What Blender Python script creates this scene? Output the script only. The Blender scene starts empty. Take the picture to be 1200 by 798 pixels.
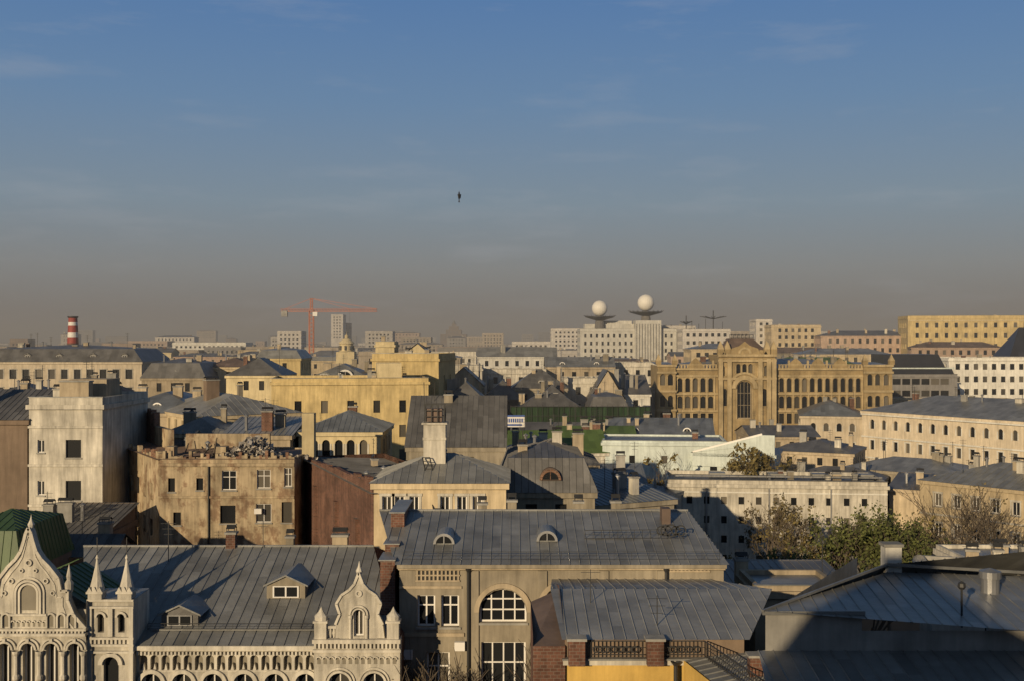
import bpy, math, random
from mathutils import Vector
R=random.Random(7)
F=1300.; H=32.; HY=399.
SUN_EL=14.; SUN_AZ=27.
def X(px,d): return (px-600)/F*d
def Z(py,d): return H-(py-HY)/F*d
sc=bpy.context.scene
sc.view_settings.view_transform='Standard'; sc.view_settings.look='None'; sc.view_settings.exposure=0

# ------------------------------------------------ materials
def mat(name,col,rough=.85,var=.18,scale=.35,streak=.18,rv=.2,metal=0.,bump=.15,kind=None,col2=None):
    m=bpy.data.materials.new(name); m.use_nodes=True
    nt=m.node_tree; N=nt.nodes; L=nt.links
    b=N['Principled BSDF']; b.inputs['Roughness'].default_value=rough; b.inputs['Metallic'].default_value=metal
    b.inputs['Specular IOR Level'].default_value=.3
    g=N.new('ShaderNodeNewGeometry')
    def mul(a,bb):
        n=N.new('ShaderNodeMath'); n.operation='MULTIPLY'; L.new(a,n.inputs[0]); L.new(bb,n.inputs[1]); return n.outputs[0]
    def rng(src,lo,hi,f0=.3,f1=.7):
        n=N.new('ShaderNodeMapRange'); n.inputs[1].default_value=f0; n.inputs[2].default_value=f1
        n.inputs[3].default_value=lo; n.inputs[4].default_value=hi; L.new(src,n.inputs[0]); return n.outputs[0]
    def noise(sv,det=5):
        mp=N.new('ShaderNodeMapping'); mp.inputs['Scale'].default_value=sv; L.new(g.outputs['Position'],mp.inputs[0])
        n=N.new('ShaderNodeTexNoise'); n.inputs['Scale'].default_value=1; n.inputs['Detail'].default_value=det; n.inputs['Roughness'].default_value=.65
        L.new(mp.outputs[0],n.inputs['Vector']); return n.outputs[0]
    n1=noise((scale,scale,scale)); n2=noise((2.2,2.2,.22),3)
    f=mul(rng(n1,1-var,1+var),rng(n2,1-streak,1+streak*.6))
    at=N.new('ShaderNodeAttribute'); at.attribute_name='rnd'
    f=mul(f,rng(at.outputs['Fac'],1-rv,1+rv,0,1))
    sca=N.new('ShaderNodeVectorMath'); sca.operation='SCALE'
    L.new(f,sca.inputs['Scale'])
    if kind=='brick':
        sx=N.new('ShaderNodeSeparateXYZ'); L.new(g.outputs['Position'],sx.inputs[0])
        ad=N.new('ShaderNodeMath'); ad.operation='ADD'; L.new(sx.outputs[0],ad.inputs[0]); L.new(sx.outputs[1],ad.inputs[1])
        cb=N.new('ShaderNodeCombineXYZ'); L.new(ad.outputs[0],cb.inputs[0]); L.new(sx.outputs[2],cb.inputs[1])
        bt=N.new('ShaderNodeTexBrick'); bt.inputs['Scale'].default_value=1.6
        bt.inputs['Color1'].default_value=(*col,1); bt.inputs['Color2'].default_value=(*(c*.6 for c in col),1)
        bt.inputs['Mortar'].default_value=(*(col2 or (.25,.2,.16)),1); bt.inputs['Mortar Size'].default_value=.02
        L.new(cb.outputs[0],bt.inputs['Vector']); L.new(bt.outputs[0],sca.inputs[0])
    elif col2:
        mx=N.new('ShaderNodeMix'); mx.data_type='RGBA'
        mx.inputs[6].default_value=(*col,1); mx.inputs[7].default_value=(*col2,1)
        n3=noise((.8,.8,.6),6); L.new(rng(n3,0,1,.5,.6),mx.inputs[0]); L.new(mx.outputs[2],sca.inputs[0])
    else:
        sca.inputs[0].default_value=col
    L.new(sca.outputs[0],b.inputs['Base Color'])
    if bump:
        n4=noise((3,3,3),4); bp=N.new('ShaderNodeBump'); bp.inputs['Strength'].default_value=bump; bp.inputs['Distance'].default_value=.15
        L.new(n4,bp.inputs['Height']); L.new(bp.outputs[0],b.inputs['Normal'])
    return m
M={}
def dm(k,*a,**kw): M[k]=mat(k,*a,**kw)
dm('cream_plaster',(.45,.365,.235),var=.22,streak=.25); dm('yellow_plaster',(.46,.355,.17),var=.22,streak=.25); dm('pale_yellow',(.48,.40,.24)); dm('amber_plaster',(.48,.32,.09)); dm('light_cream',(.54,.46,.34),streak=.22)
dm('white_plaster',(.44,.41,.345),streak=.35,var=.28); dm('bright_white',(.57,.55,.49)); dm('beige_plaster',(.34,.28,.195),var=.25,streak=.25)
dm('grey_plaster',(.23,.20,.15),streak=.3,var=.25); dm('ochre_stone',(.33,.245,.125),var=.35); dm('ochre_trim',(.43,.335,.19),var=.3)
dm('lightblue_plaster',(.46,.51,.48)); dm('pink_plaster',(.35,.255,.19)); dm('concrete',(.26,.25,.225),var=.25)
dm('brown_plaster',(.17,.125,.09)); dm('hazed_white',(.38,.355,.32),rv=.4); dm('hazed_beige',(.28,.24,.19),rv=.35); dm('hazed_grey',(.19,.18,.17),rv=.35); dm('hazed_pink',(.24,.19,.155),rv=.35)  # far tones are muted: distance haze is put into their colour
dm('ornate_white',(.44,.41,.345),streak=.4,var=.3,bump=.4); dm('ornate_trim',(.52,.485,.41),streak=.3,var=.2,bump=.3); dm('recess_shade',(.21,.19,.15))  # last one darkens the ornament backs: shade put into the colour
dm('brick',(.15,.07,.047),kind='brick',col2=(.16,.125,.10),var=.38,streak=.35); dm('orange_brick',(.24,.12,.07),kind='brick',var=.35)
dm('peeling_plaster',(.38,.305,.20),col2=(.22,.15,.095),var=.3,streak=.4)
dm('zinc_roof',(.20,.20,.19),rough=.42,metal=.25,rv=.24,var=.3,streak=0,bump=.18); dm('dark_roof',(.115,.112,.108),rough=.48,metal=.15,rv=.26,streak=0,var=.3)
dm('blue_roof',(.15,.16,.168),rough=.42,metal=.2,rv=.24,streak=0,var=.28); dm('light_roof',(.24,.235,.215),rough=.42,metal=.25,rv=.22,streak=0,var=.3)
dm('rust_roof',(.125,.09,.072),rough=.7,rv=.3,streak=0,var=.3); dm('green_roof',(.075,.115,.035),rough=.5,rv=.25,streak=0); dm('dark_green_roof',(.045,.08,.025),rough=.5,rv=.25,streak=0)
dm('black_roof',(.025,.027,.035),rough=.35,streak=0)
dm('dark_metal',(.03,.03,.03),rough=.5,bump=0); dm('grey_metal',(.28,.28,.28),rough=.4,bump=0,metal=.5)
dm('crane_paint',(.40,.12,.05),rough=.5,bump=0); dm('red_paint',(.28,.05,.035),rough=.6,bump=0)
dm('white_paint',(.64,.62,.58),rough=.5,streak=.05,bump=0,var=.06)
dm('radome_skin',(.70,.67,.60),rough=.5,rv=.04,streak=0,bump=0,var=.04)
dm('green_net',(.018,.04,.018),rv=.35,streak=.4); dm('blue_paint',(.05,.1,.3),bump=0)
dm('rubble',(.38,.35,.31),rv=.5,scale=2)
dm('ground_dirt',(.09,.08,.065),var=.35,scale=.05,streak=0,rv=0); dm('asphalt',(.05,.05,.05),rv=0); dm('pavement_stone',(.2,.19,.18),rv=0)
dm('road_marking',(.7,.7,.68),rv=0)
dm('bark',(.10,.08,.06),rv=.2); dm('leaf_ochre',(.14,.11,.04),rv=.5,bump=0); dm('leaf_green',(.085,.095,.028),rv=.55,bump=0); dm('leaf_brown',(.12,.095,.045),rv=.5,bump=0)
dm('bird_feathers',(.03,.03,.035),bump=0)
def glass():
    m=bpy.data.materials.new('window_glass'); m.use_nodes=True; nt=m.node_tree; N=nt.nodes; L=nt.links; b=N['Principled BSDF']
    at=N.new('ShaderNodeAttribute'); at.attribute_name='rnd'
    cr=N.new('ShaderNodeValToRGB'); e=cr.color_ramp.elements
    e[0].position=0; e[0].color=(.012,.013,.015,1); e[1].position=1; e[1].color=(.14,.125,.10,1)
    x=cr.color_ramp.elements.new(.6); x.color=(.02,.021,.022,1)
    L.new(at.outputs['Fac'],cr.inputs[0]); L.new(cr.outputs[0],b.inputs['Base Color']); b.inputs['Roughness'].default_value=.12
    return m
M['window_glass']=glass()

# ------------------------------------------------ builder
FOOT=[]; ALL=[]
class B:
    def __init__(s,name,x,y,ang=0,z=0):
        s.name=name; s.o=(x,y,z); s.ang=ang; s.parts={}; s.r=R.random(); ALL.append(s)
    def poly(s,part,mt,pts,rnd=None):
        p=s.parts.setdefault((part,mt),([],[],[]))
        i=len(p[0]); p[0].extend([tuple(q) for q in pts]); p[1].append(tuple(range(i,i+len(pts)))); p[2].append(s.r if rnd is None else rnd)
    def box(s,part,mt,a,b,rnd=None,bottom=True):
        x0,y0,z0=a; x1,y1,z1=b
        P=s.poly
        P(part,mt,[(x0,y0,z0),(x1,y0,z0),(x1,y0,z1),(x0,y0,z1)],rnd); P(part,mt,[(x1,y1,z0),(x0,y1,z0),(x0,y1,z1),(x1,y1,z1)],rnd)
        P(part,mt,[(x1,y0,z0),(x1,y1,z0),(x1,y1,z1),(x1,y0,z1)],rnd); P(part,mt,[(x0,y1,z0),(x0,y0,z0),(x0,y0,z1),(x0,y1,z1)],rnd)
        P(part,mt,[(x0,y0,z1),(x1,y0,z1),(x1,y1,z1),(x0,y1,z1)],rnd)
        if bottom: P(part,mt,[(x0,y1,z0),(x1,y1,z0),(x1,y0,z0),(x0,y0,z0)],rnd)
    def beam(s,part,mt,a,b,w=.1,n=4,w2=None,rnd=None):
        a=Vector(a); b=Vector(b); d=(b-a); 
        if d.length<1e-6: return
        d.normalize(); up=Vector((0,0,1)) if abs(d.z)<.9 else Vector((1,0,0))
        q=d.cross(up).normalized(); r=d.cross(q); w2=w if w2 is None else w2
        ra=[]; rb=[]
        for i in range(n):
            t=2*math.pi*(i+.5)/n; v=q*math.cos(t)+r*math.sin(t); ra.append(a+v*w*.6); rb.append(b+v*w2*.6)
        for i in range(n):
            j=(i+1)%n; s.poly(part,mt,[ra[i],ra[j],rb[j],rb[i]],rnd)
        s.poly(part,mt,ra[::-1],rnd); s.poly(part,mt,rb,rnd)
    def lathe(s,part,mt,cx,cy,prof,n=12,rot=0,rnd=None):
        for (r0,z0),(r1,z1) in zip(prof,prof[1:]):
            for i in range(n):
                a=2*math.pi*i/n+rot; b=2*math.pi*(i+1)/n+rot
                pts=[(cx+r0*math.cos(a),cy+r0*math.sin(a),z0),(cx+r0*math.cos(b),cy+r0*math.sin(b),z0),(cx+r1*math.cos(b),cy+r1*math.sin(b),z1),(cx+r1*math.cos(a),cy+r1*math.sin(a),z1)]
                if r0<1e-5: pts=[pts[0],pts[2],pts[3]]
                elif r1<1e-5: pts=pts[:3]
                s.poly(part,mt,pts,rnd)
    def prism(s,part,mt,outline,v0,v1):
        f=[(u,v0,z) for u,z in outline]; bk=[(u,v1,z) for u,z in outline]
        s.poly(part,mt,f); s.poly(part,mt,bk[::-1])
        n=len(outline)
        for i in range(n):
            j=(i+1)%n; s.poly(part,mt,[f[j],f[i],bk[i],bk[j]])
    def arch(s,part,mt,cu,cz,r0,r1,v0,v1,a0=0,a1=180,n=12):
        for i in range(n):
            A=math.radians(a0+(a1-a0)*i/n); C=math.radians(a0+(a1-a0)*(i+1)/n)
            def p(r,t,v): return (cu+r*math.cos(t),v,cz+r*math.sin(t))
            s.poly(part,mt,[p(r0,A,v0),p(r1,A,v0),p(r1,C,v0),p(r0,C,v0)])
            s.poly(part,mt,[p(r1,A,v0),p(r1,A,v1),p(r1,C,v1),p(r1,C,v0)])
            s.poly(part,mt,[p(r0,A,v1),p(r0,A,v0),p(r0,C,v0),p(r0,C,v1)])
    def wall(s,mt,a,b,z0,z1,ops=(),depth=.25,glass='window_glass',frame='white_paint',style='cross',trim=None,sill=None,part='walls',fw=.08):
        ax,ay=a; bx,by=b; Ln=math.hypot(bx-ax,by-ay); dx,dy=(bx-ax)/Ln,(by-ay)/Ln; nx,ny=-dy,dx
        def pt(t,z,k=0): return (ax+dx*t+nx*k, ay+dy*t+ny*k, z)
        ops=[o for o in ops if o[0]>.02 and o[1]<Ln-.02 and o[2]>z0 and o[3]<z1]
        us=sorted({0,Ln}|{round(v,4) for o in ops for v in o[:2]}); zs=sorted({z0,z1}|{round(v,4) for o in ops for v in o[2:4]})
        ui={u:i for i,u in enumerate(us)}; zi={z:i for i,z in enumerate(zs)}
        hole=set()
        for o in ops:
            for i in range(ui[round(o[0],4)],ui[round(o[1],4)]):
                for j in range(zi[round(o[2],4)],zi[round(o[3],4)]): hole.add((i,j))
        for j in range(len(zs)-1):
            i=0
            while i<len(us)-1:
                if (i,j) in hole: i+=1; continue
                k=i
                while k<len(us)-1 and (k,j) not in hole: k+=1
                s.poly(part,mt,[pt(us[i],zs[j]),pt(us[k],zs[j]),pt(us[k],zs[j+1]),pt(us[i],zs[j+1])]); i=k
        def bar(p,m,s0,s1,t0,t1,k0,k1,rnd=None):
            P=s.poly
            P(p,m,[pt(s0,t0,k0),pt(s1,t0,k0),pt(s1,t1,k0),pt(s0,t1,k0)],rnd)
            P(p,m,[pt(s0,t1,k0),pt(s1,t1,k0),pt(s1,t1,k1),pt(s0,t1,k1)],rnd); P(p,m,[pt(s0,t0,k1),pt(s1,t0,k1),pt(s1,t0,k0),pt(s0,t0,k0)],rnd)
            P(p,m,[pt(s0,t0,k1),pt(s0,t0,k0),pt(s0,t1,k0),pt(s0,t1,k1)],rnd); P(p,m,[pt(s1,t0,k0),pt(s1,t0,k1),pt(s1,t1,k1),pt(s1,t1,k0)],rnd)
        for o in ops:
            s0,s1,t0,t1=o[:4]; kind=o[4] if len(o)>4 else 'r'; st=o[5] if len(o)>5 else style
            r=(s1-s0)/2; cs=(s0+s1)/2; tt=t1
            if kind=='a':
                rz=min(r,(t1-t0)*.8); tt=t1-rz; n=8
                arc=[(cs-r*math.cos(math.pi*i/n),tt+rz*math.sin(math.pi*i/n)) for i in range(n+1)]
                for (u0,w0),(u1,w1) in zip(arc,arc[1:]):
                    s.poly(part,mt,[pt(u0,w0),pt(u1,w1),pt(u1,t1),pt(u0,t1)])
                    s.poly(part,mt,[pt(u0,w0),pt(u0,w0,depth),pt(u1,w1,depth),pt(u1,w1)])
            else:
                s.poly(part,mt,[pt(s0,t1),pt(s0,t1,depth),pt(s1,t1,depth),pt(s1,t1)])
            s.poly(part,mt,[pt(s0,t0),pt(s0,t0,depth),pt(s0,tt,depth),pt(s0,tt)]); s.poly(part,mt,[pt(s1,t0),pt(s1,tt),pt(s1,tt,depth),pt(s1,t0,depth)])
            s.poly(part,mt,[pt(s0,t0),pt(s1,t0),pt(s1,t0,depth),pt(s0,t0,depth)])
            s.poly('glass' if glass=='window_glass' else 'panels',glass,[pt(s0,t0,depth),pt(s1,t0,depth),pt(s1,t1,depth),pt(s0,t1,depth)],R.random() if glass=='window_glass' else None)
            if st!='none' and frame:
                k0,k1=depth-.08,depth-.005
                bar('frames',frame,s0,s0+fw,t0,t1,k0,k1); bar('frames',frame,s1-fw,s1,t0,t1,k0,k1)
                bar('frames',frame,s0+fw,s1-fw,t0,t0+fw,k0,k1); bar('frames',frame,s0+fw,s1-fw,t1-fw,t1,k0,k1)
                if st in('cross','v'): bar('frames',frame,cs-fw*.45,cs+fw*.45,t0+fw,t1-fw,k0+.01,k1)
                if st=='cross':
                    zt=t0+(t1-t0)*.66; bar('frames',frame,s0+fw,s1-fw,zt-fw*.4,zt+fw*.4,k0+.02,k1)
                if st=='grid':
                    for q in(.25,.5,.75): bar('frames',frame,s0+(s1-s0)*q-.04,s0+(s1-s0)*q+.04,t0+fw,t1-fw,k0+.01,k1)
                    for q in(.36,.68): bar('frames',frame,s0+fw,s1-fw,t0+(t1-t0)*q-.04,t0+(t1-t0)*q+.04,k0+.02,k1)
            if sill: bar('sills',sill,s0-.1,s1+.1,t0-.14,t0-.01,-.1,.0)
            if trim:
                bar('trim',trim,s0-.2,s0-.01,t0,tt,-.06,0); bar('trim',trim,s1+.01,s1+.2,t0,tt,-.06,0)
                if kind!='a': bar('trim',trim,s0-.25,s1+.25,t1+.01,t1+.22,-.09,0)
    def roofplane(s,mt,pts,seam=.6,row=2.2,ribs=True,part='roof'):
        P=[Vector(p) for p in pts]; e=(P[1]-P[0]).normalized(); nn=None
        for q in P[2:]:
            c=(P[1]-P[0]).cross(q-P[0])
            if c.length>1e-4: nn=c.normalized(); break
        up=nn.cross(e)
        q2=[((p-P[0]).dot(e),(p-P[0]).dot(up)) for p in P]
        s0=min(a for a,_ in q2); s1=max(a for a,_ in q2)
        def clip(poly,ax,val,keep):
            out=[]
            for i in range(len(poly)):
                a=poly[i]; b=poly[(i+1)%len(poly)]; ia=(a[ax]-val)*keep>=-1e-7; ib=(b[ax]-val)*keep>=-1e-7
                if ia: out.append(a)
                if ia!=ib:
                    k=(val-a[ax])/(b[ax]-a[ax]); out.append((a[0]+(b[0]-a[0])*k,a[1]+(b[1]-a[1])*k))
            return out
        def w(a,b,h=0): return P[0]+e*a+up*b+nn*h
        x=s0
        while x<s1-1e-4:
            x2=min(x+seam,s1); st=clip(clip(q2,0,x,1),0,x2,-1)
            if len(st)>=3:
                y=min(b for _,b in st); ym=max(b for _,b in st); y-=R.random()*row
                while y<ym:
                    c=clip(clip(st,1,y,1),1,y+row,-1)
                    if len(c)>=3: s.poly(part,mt,[w(*k) for k in c],min(1,max(0,R.gauss(.5,.22))))
                    y+=row
                if ribs and x>s0:
                    on=[b for a,b in st if abs(a-x)<1e-4]
                    if len(on)>=2 and max(on)-min(on)>.2:
                        a0,a1=min(on),max(on)
                        s.poly('seams',mt,[w(x-.03,a0),w(x,a0,.045),w(x,a1,.045),w(x-.03,a1)]); s.poly('seams',mt,[w(x,a0,.045),w(x+.03,a0),w(x+.03,a1),w(x,a1,.045)])
            x=x2
    def chimney(s,u,v,z0,z1,w=.8,d=.6,mt='brick',pots=True):
        s.box('chimney',mt,(u-w/2,v-d/2,z0),(u+w/2,v+d/2,z1)); s.box('chimney_cap','concrete',(u-w/2-.08,v-d/2-.08,z1-.002),(u+w/2+.08,v+d/2+.08,z1+.14))
        if pots:
            s.poly('chimney_hood','dark_metal',[(u-w/2,v-d/2,z1+.35),(u+w/2,v-d/2,z1+.35),(u+w/2,v,z1+.6),(u-w/2,v,z1+.6)]); s.poly('chimney_hood','dark_metal',[(u-w/2,v+d/2,z1+.35),(u+w/2,v+d/2,z1+.35),(u+w/2,v,z1+.6),(u-w/2,v,z1+.6)])
            for a in(-1,1):
                for b in(-1,1): s.beam('chimney_hood','dark_metal',(u+a*w*.42,v+b*d*.42,z1+.1),(u+a*w*.42,v+b*d*.42,z1+.38),.05)
    def antenna(s,u,v,z0,z1,w=.05):
        s.beam('antenna','dark_metal',(u,v,z0),(u,v,z1),w)
        for k in range(3):
            z=z1-.15-.35*k; l=.5-.1*k; s.beam('antenna','dark_metal',(u-l,v,z),(u+l,v,z),w*.6)
    def rail(s,a,b,h=.8,sp=.35,w=.04,mt='dark_metal',part='railing'):
        a=Vector(a); b=Vector(b); n=max(1,int((b-a).length/sp)); hv=Vector((0,0,h))
        for i in range(n+1):
            p=a.lerp(b,i/n); s.beam(part,mt,p,p+hv,w*.7)
        s.beam(part,mt,a+hv,b+hv,w); s.beam(part,mt,a+hv*.15,b+hv*.15,w)
        s.beam(part,mt,a+hv*.6,b+hv*.6,w*.6)
    def dormer(s,u,v,z,w=1.6,h=1.3,dp=2.5,kind='gable',wm='zinc_roof',rm='zinc_roof',frame='white_paint'):
        if kind=='round':
            n=10; pr=[(u-w/2*math.cos(math.pi*i/n),z+h*math.sin(math.pi*i/n)) for i in range(n+1)]
            s.prism('dormer',rm,pr,v,v+dp)
            gi=[(u-w*.38*math.cos(math.pi*i/n),z+.06+h*.76*math.sin(math.pi*i/n)) for i in range(n+1)]
            s.poly('dormer_glass','window_glass',[(a,v-.02,b) for a,b in gi],.3)
            if abs(h-w/2)<.3: s.arch('dormer_frame',frame,u,z+.02,w*.38,w*.5,v-.08,v,n=10)
            s.box('dormer_frame',frame,(u-.03,v-.06,z+.05),(u+.03,v-.025,z+h*.8))
        else:
            s.prism('dormer',wm,[(u-w/2,z),(u+w/2,z),(u+w/2,z+h*.6),(u,z+h),(u-w/2,z+h*.6)],v,v+dp)
            o=.18
            for sg in(-1,1):
                a=(u+sg*(w/2+o),z+h*.6-o*.4+.04); c=(u,z+h+.05)
                s.poly('dormer_roof',rm,[(a[0],v-.15,a[1]),(c[0],v-.15,c[1]),(c[0],v+dp,c[1]),(a[0],v+dp,a[1])])
                s.poly('dormer_roof',rm,[(a[0],v-.15,a[1]),(c[0],v-.15,c[1]),(c[0],v-.15,c[1]+.1),(a[0],v-.15,a[1]+.1)])
            for k in range(2):
                uu=u-w*.3+k*w*.32; s.poly('dormer_glass','window_glass',[(uu,v-.03,z+.18),(uu+w*.28,v-.03,z+.18),(uu+w*.28,v-.03,z+h*.56),(uu,v-.03,z+h*.56)],.3)
            for (a,b,c,e) in((-.34,-.3,.14,.6),(.3,.34,.14,.6),(-.02,.02,.14,.6)): s.box('dormer_frame',frame,(u+a*w,v-.07,z+c),(u+b*w,v-.012,z+h*e))
            for c in(.12,h*.56): s.box('dormer_frame',frame,(u-.34*w,v-.075,z+c),(u+.34*w,v-.011,z+c+.06))
    def roof(s,kind,W,D,z,rise,rm,wm,ov=.35,seam=.6,ribs=True):
        x0,x1,y0,y1=-ov,W+ov,-ov,D+ov; z=z+.03; A=(x0,y0,z);Bp=(x1,y0,z);C=(x1,y1,z);Dp=(x0,y1,z)
        rp=lambda p: s.roofplane(rm,p,seam,2.2,ribs)
        if kind=='hip':
            if W>=D:
                i=(y1-y0)/2*.9; ym=(y0+y1)/2; E=(x0+i,ym,z+rise);G=(x1-i,ym,z+rise)
                if x1-x0<2*i: E=G=((x0+x1)/2,ym,z+rise)
                rp([A,Bp,G,E] if E!=G else [A,Bp,E]); rp([C,Dp,E,G] if E!=G else [C,Dp,E]); rp([Bp,C,G]); rp([Dp,A,E])
            else:
                i=(x1-x0)/2*.9; xm=(x0+x1)/2; E=(xm,y0+i,z+rise);G=(xm,y1-i,z+rise)
                rp([A,Bp,E]); rp([C,Dp,G]); rp([Bp,C,G,E]); rp([Dp,A,E,G])
        elif kind=='ug':
            ym=(y0+y1)/2; E=(x0,ym,z+rise);G=(x1,ym,z+rise); rp([A,Bp,G,E]); rp([C,Dp,E,G])
            for x in(0,W): s.poly('gable',wm,[(x,0,z-.03),(x,D,z-.03),(x,D/2,z+rise*.97)])
        elif kind=='vg':
            xm=(x0+x1)/2; E=(xm,y0,z+rise);G=(xm,y1,z+rise); rp([Bp,C,G,E]); rp([Dp,A,E,G])
            for y in(0,D): s.poly('gable',wm,[(0,y,z-.03),(W,y,z-.03),(W/2,y,z+rise*.97)])
        elif kind=='mansard':
            i=min(W,D)*.14; h1=rise*.75; a2=[(x0+i,y0+i,z+h1),(x1-i,y0+i,z+h1),(x1-i,y1-i,z+h1),(x0+i,y1-i,z+h1)]; a1=[A,Bp,C,Dp]
            for k in range(4): rp([a1[k],a1[(k+1)%4],a2[(k+1)%4],a2[k]])
            c=(W/2,D/2,z+rise)
            for k in range(4): rp([a2[k],a2[(k+1)%4],c])
        elif kind=='shed':
            rp([A,Bp,(x1,y1,z+rise),(x0,y1,z+rise)])
            for x in(0,W): s.poly('gable',wm,[(x,0,z-.03),(x,D,z-.03),(x,D,z+rise)])
            s.poly('gable',wm,[(0,D,z-.03),(W,D,z-.03),(W,D,z+rise*.98),(0,D,z+rise*.98)])
        elif kind=='flat':
            t=.3; hp=rise
            s.roofplane(rm,[(0,0,z),(W,0,z),(W,D,z),(0,D,z)],3,4,False)
            s.box('parapet',wm,(0,0,z-.03),(W,t,z+hp)); s.box('parapet',wm,(0,D-t,z-.03),(W,D,z+hp))
            s.box('parapet',wm,(0,t,z-.03),(t,D-t,z+hp)); s.box('parapet',wm,(W-t,t,z-.03),(W,D-t,z+hp))
            s.box('coping',rm,(-.08,-.08,z+hp),(W+.08,t+.05,z+hp+.08))
    def done(s):
        e=bpy.data.objects.new(s.name,None); bpy.context.collection.objects.link(e); e.location=s.o; e.rotation_euler=(0,0,s.ang); e.empty_display_size=1
        for (part,mt),(v,f,rn) in s.parts.items():
            me=bpy.data.meshes.new(s.name+'_'+part); me.from_pydata(v,[],f); me.materials.append(M[mt])
            at=me.attributes.new('rnd','FLOAT','FACE'); at.data.foreach_set('value',rn); me.update()
            o=bpy.data.objects.new(part,me); bpy.context.collection.objects.link(o); o.parent=e

def grid(L,zt,w=1.1,h=1.8,sp=3.,fl=3.8,rows=4,top=1.0,arch=False,m=1.0,st=None,zmin=.5):
    n=int((L-2*m)/sp); out=[]
    if n<1: return out
    s0=(L-(n-1)*sp)/2
    for r in range(rows):
        t1=zt-top-r*fl
        if t1-h<zmin: break
        for i in range(n):
            c=s0+i*sp; o=(c-w/2,c+w/2,t1-h,t1,'a' if arch and (arch is True or r in arch) else 'r')
            out.append(o+((st,) if st else ()))
    return out
CH=['beige_plaster','grey_plaster','white_plaster','beige_plaster','brick','concrete']
def bld(name,pl,dl,pr,dr,D,z=None,y=None,wm='cream_plaster',rm='zinc_roof',roof='hip',rise=2.5,win=None,ops=None,cornice='same',ov=.35,seam=None,style='none',sides=True,trim=None,sill=None,clutter=2,frame='white_paint',depth=.25,z0=0,dorm=None):
    x0,y0=X(pl,dl),dl; x1,y1=X(pr,dr),dr
    if z is None: z=Z(y,dl)
    ang=math.atan2(y1-y0,x1-x0); W=math.hypot(x1-x0,y1-y0); d=(dl+dr)/2
    s=B(name,x0,y0,ang); s.W=W; s.D=D; s.z=z
    if seam is None: seam=.6 if d<130 else (.9 if d<260 else 3)
    win=win or {}
    cs=[(x0,y0),(x1,y1),(x1-math.sin(ang)*D,y1+math.cos(ang)*D),(x0-math.sin(ang)*D,y0+math.cos(ang)*D)]
    FOOT.append((min(c[0] for c in cs)-1,max(c[0] for c in cs)+1,min(c[1] for c in cs)-1,max(c[1] for c in cs)+1))
    kw=dict(style=style,trim=trim,sill=sill,frame=frame,depth=depth)
    s.wall(wm,(0,0),(W,0),z0,z,ops if ops is not None else grid(W,z,**win),**kw)
    sw=grid(D,z,**win) if sides else []
    s.wall(wm,(W,0),(W,D),z0,z,sw,**kw); s.wall(wm,(0,D),(0,0),z0,z,sw,**kw); s.wall(wm,(W,D),(0,D),z0,z)
    s.roof(roof,W,D,z,rise,rm,wm,ov=ov,seam=seam,ribs=d<150)
    if cornice:
        cm=wm if cornice=='same' else cornice
        h=.45; p=min(.25,max(ov-.08,.1)) if ov>.1 else .15
        s.box('cornice',cm,(-p,-p,z-h),(W+p,0,z)); s.box('cornice',cm,(-p,0,z-h),(0,D,z)); s.box('cornice',cm,(W,0,z-h),(W+p,D,z))
    for i in range(clutter):
        u=R.uniform(.1,.9)*W; v=R.uniform(.2,.75)*D; hr=rise if roof!='flat' else .2
        s.chimney(u,v,z-.2,z+hr*.8+R.uniform(.5,1.4),R.uniform(.6,1.4),R.uniform(.5,.8),R.choice(CH),pots=d<200)
        if d<350 and R.random()<.6: s.antenna(R.uniform(.1,.9)*W,v,z,z+hr+R.uniform(1.5,3.2),.05 if d<150 else .08)
        if d<350 and R.random()<.4: 
            q=R.uniform(.1,.9)*W; s.lathe('roof_vent','grey_metal',q,v,[(.18,z),(.18,z+hr+.5),(.3,z+hr+.5),(.3,z+hr+.6),(0,z+hr+.8)],7)
    if dorm is None: dorm=(d<330 and clutter>1 and roof in('hip','ug','mansard') and W>9 and R.random()<.6)
    if dorm and rise>1.2:
        n=max(1,int(W/7)); k=R.choice(['round','gable'])
        for i in range(n):
            dv=D*(.12 if roof!='mansard' else .04); zz=z+rise*(.22 if roof!='mansard' else .2)
            s.dormer(W*(i+.5)/n+R.uniform(-.4,.4),dv,zz,1.5,.75 if k=='round' else 1.2,D*.3,k,rm=rm,wm=rm)
    return s

# ================================================== FOREGROUND
d=62.; K=F/d
s=B('ornate_russian_revival_building',X(-40,d),d); FOOT.append((-32,-5,61,80))
U=lambda px:(px+40)/K
V=lambda py:Z(py,d)
OW='ornate_white'; OT='ornate_trim'; CR='recess_shade'
ze=V(757)
ops=[]
for i,px in enumerate(range(178,372,36)): ops.append((U(px-11)-U(160),U(px+11)-U(160),V(870),V(789),'a'))
s.wall(OW,(U(160),0),(U(370),0),0,V(786.5),ops,depth=.35,style='cross',frame='white_paint')
s.wall(OT,(U(160),0),(U(370),0),V(786.5),V(764),[(U(px-4.8)-U(160),U(px+4.8)-U(160),V(785),V(767),'a') for px in range(168,368,13)],depth=.3,glass=CR,style='none',part='frieze')  # frieze backs get the darker tone as painted shade
for px in range(168,368,13): s.prism('frieze_drop',OT,[(U(px)-.09,V(785)),(U(px)+.09,V(785)),(U(px),V(777))],.05,.28)
s.wall(OT,(U(160),0),(U(370),0),V(764),ze)
for o in ops: s.arch('archivolts',OT,U(160)+(o[0]+o[1])/2,o[3]-(o[1]-o[0])/2,(o[1]-o[0])/2+.04,(o[1]-o[0])/2+.26,-.16,0)
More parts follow.
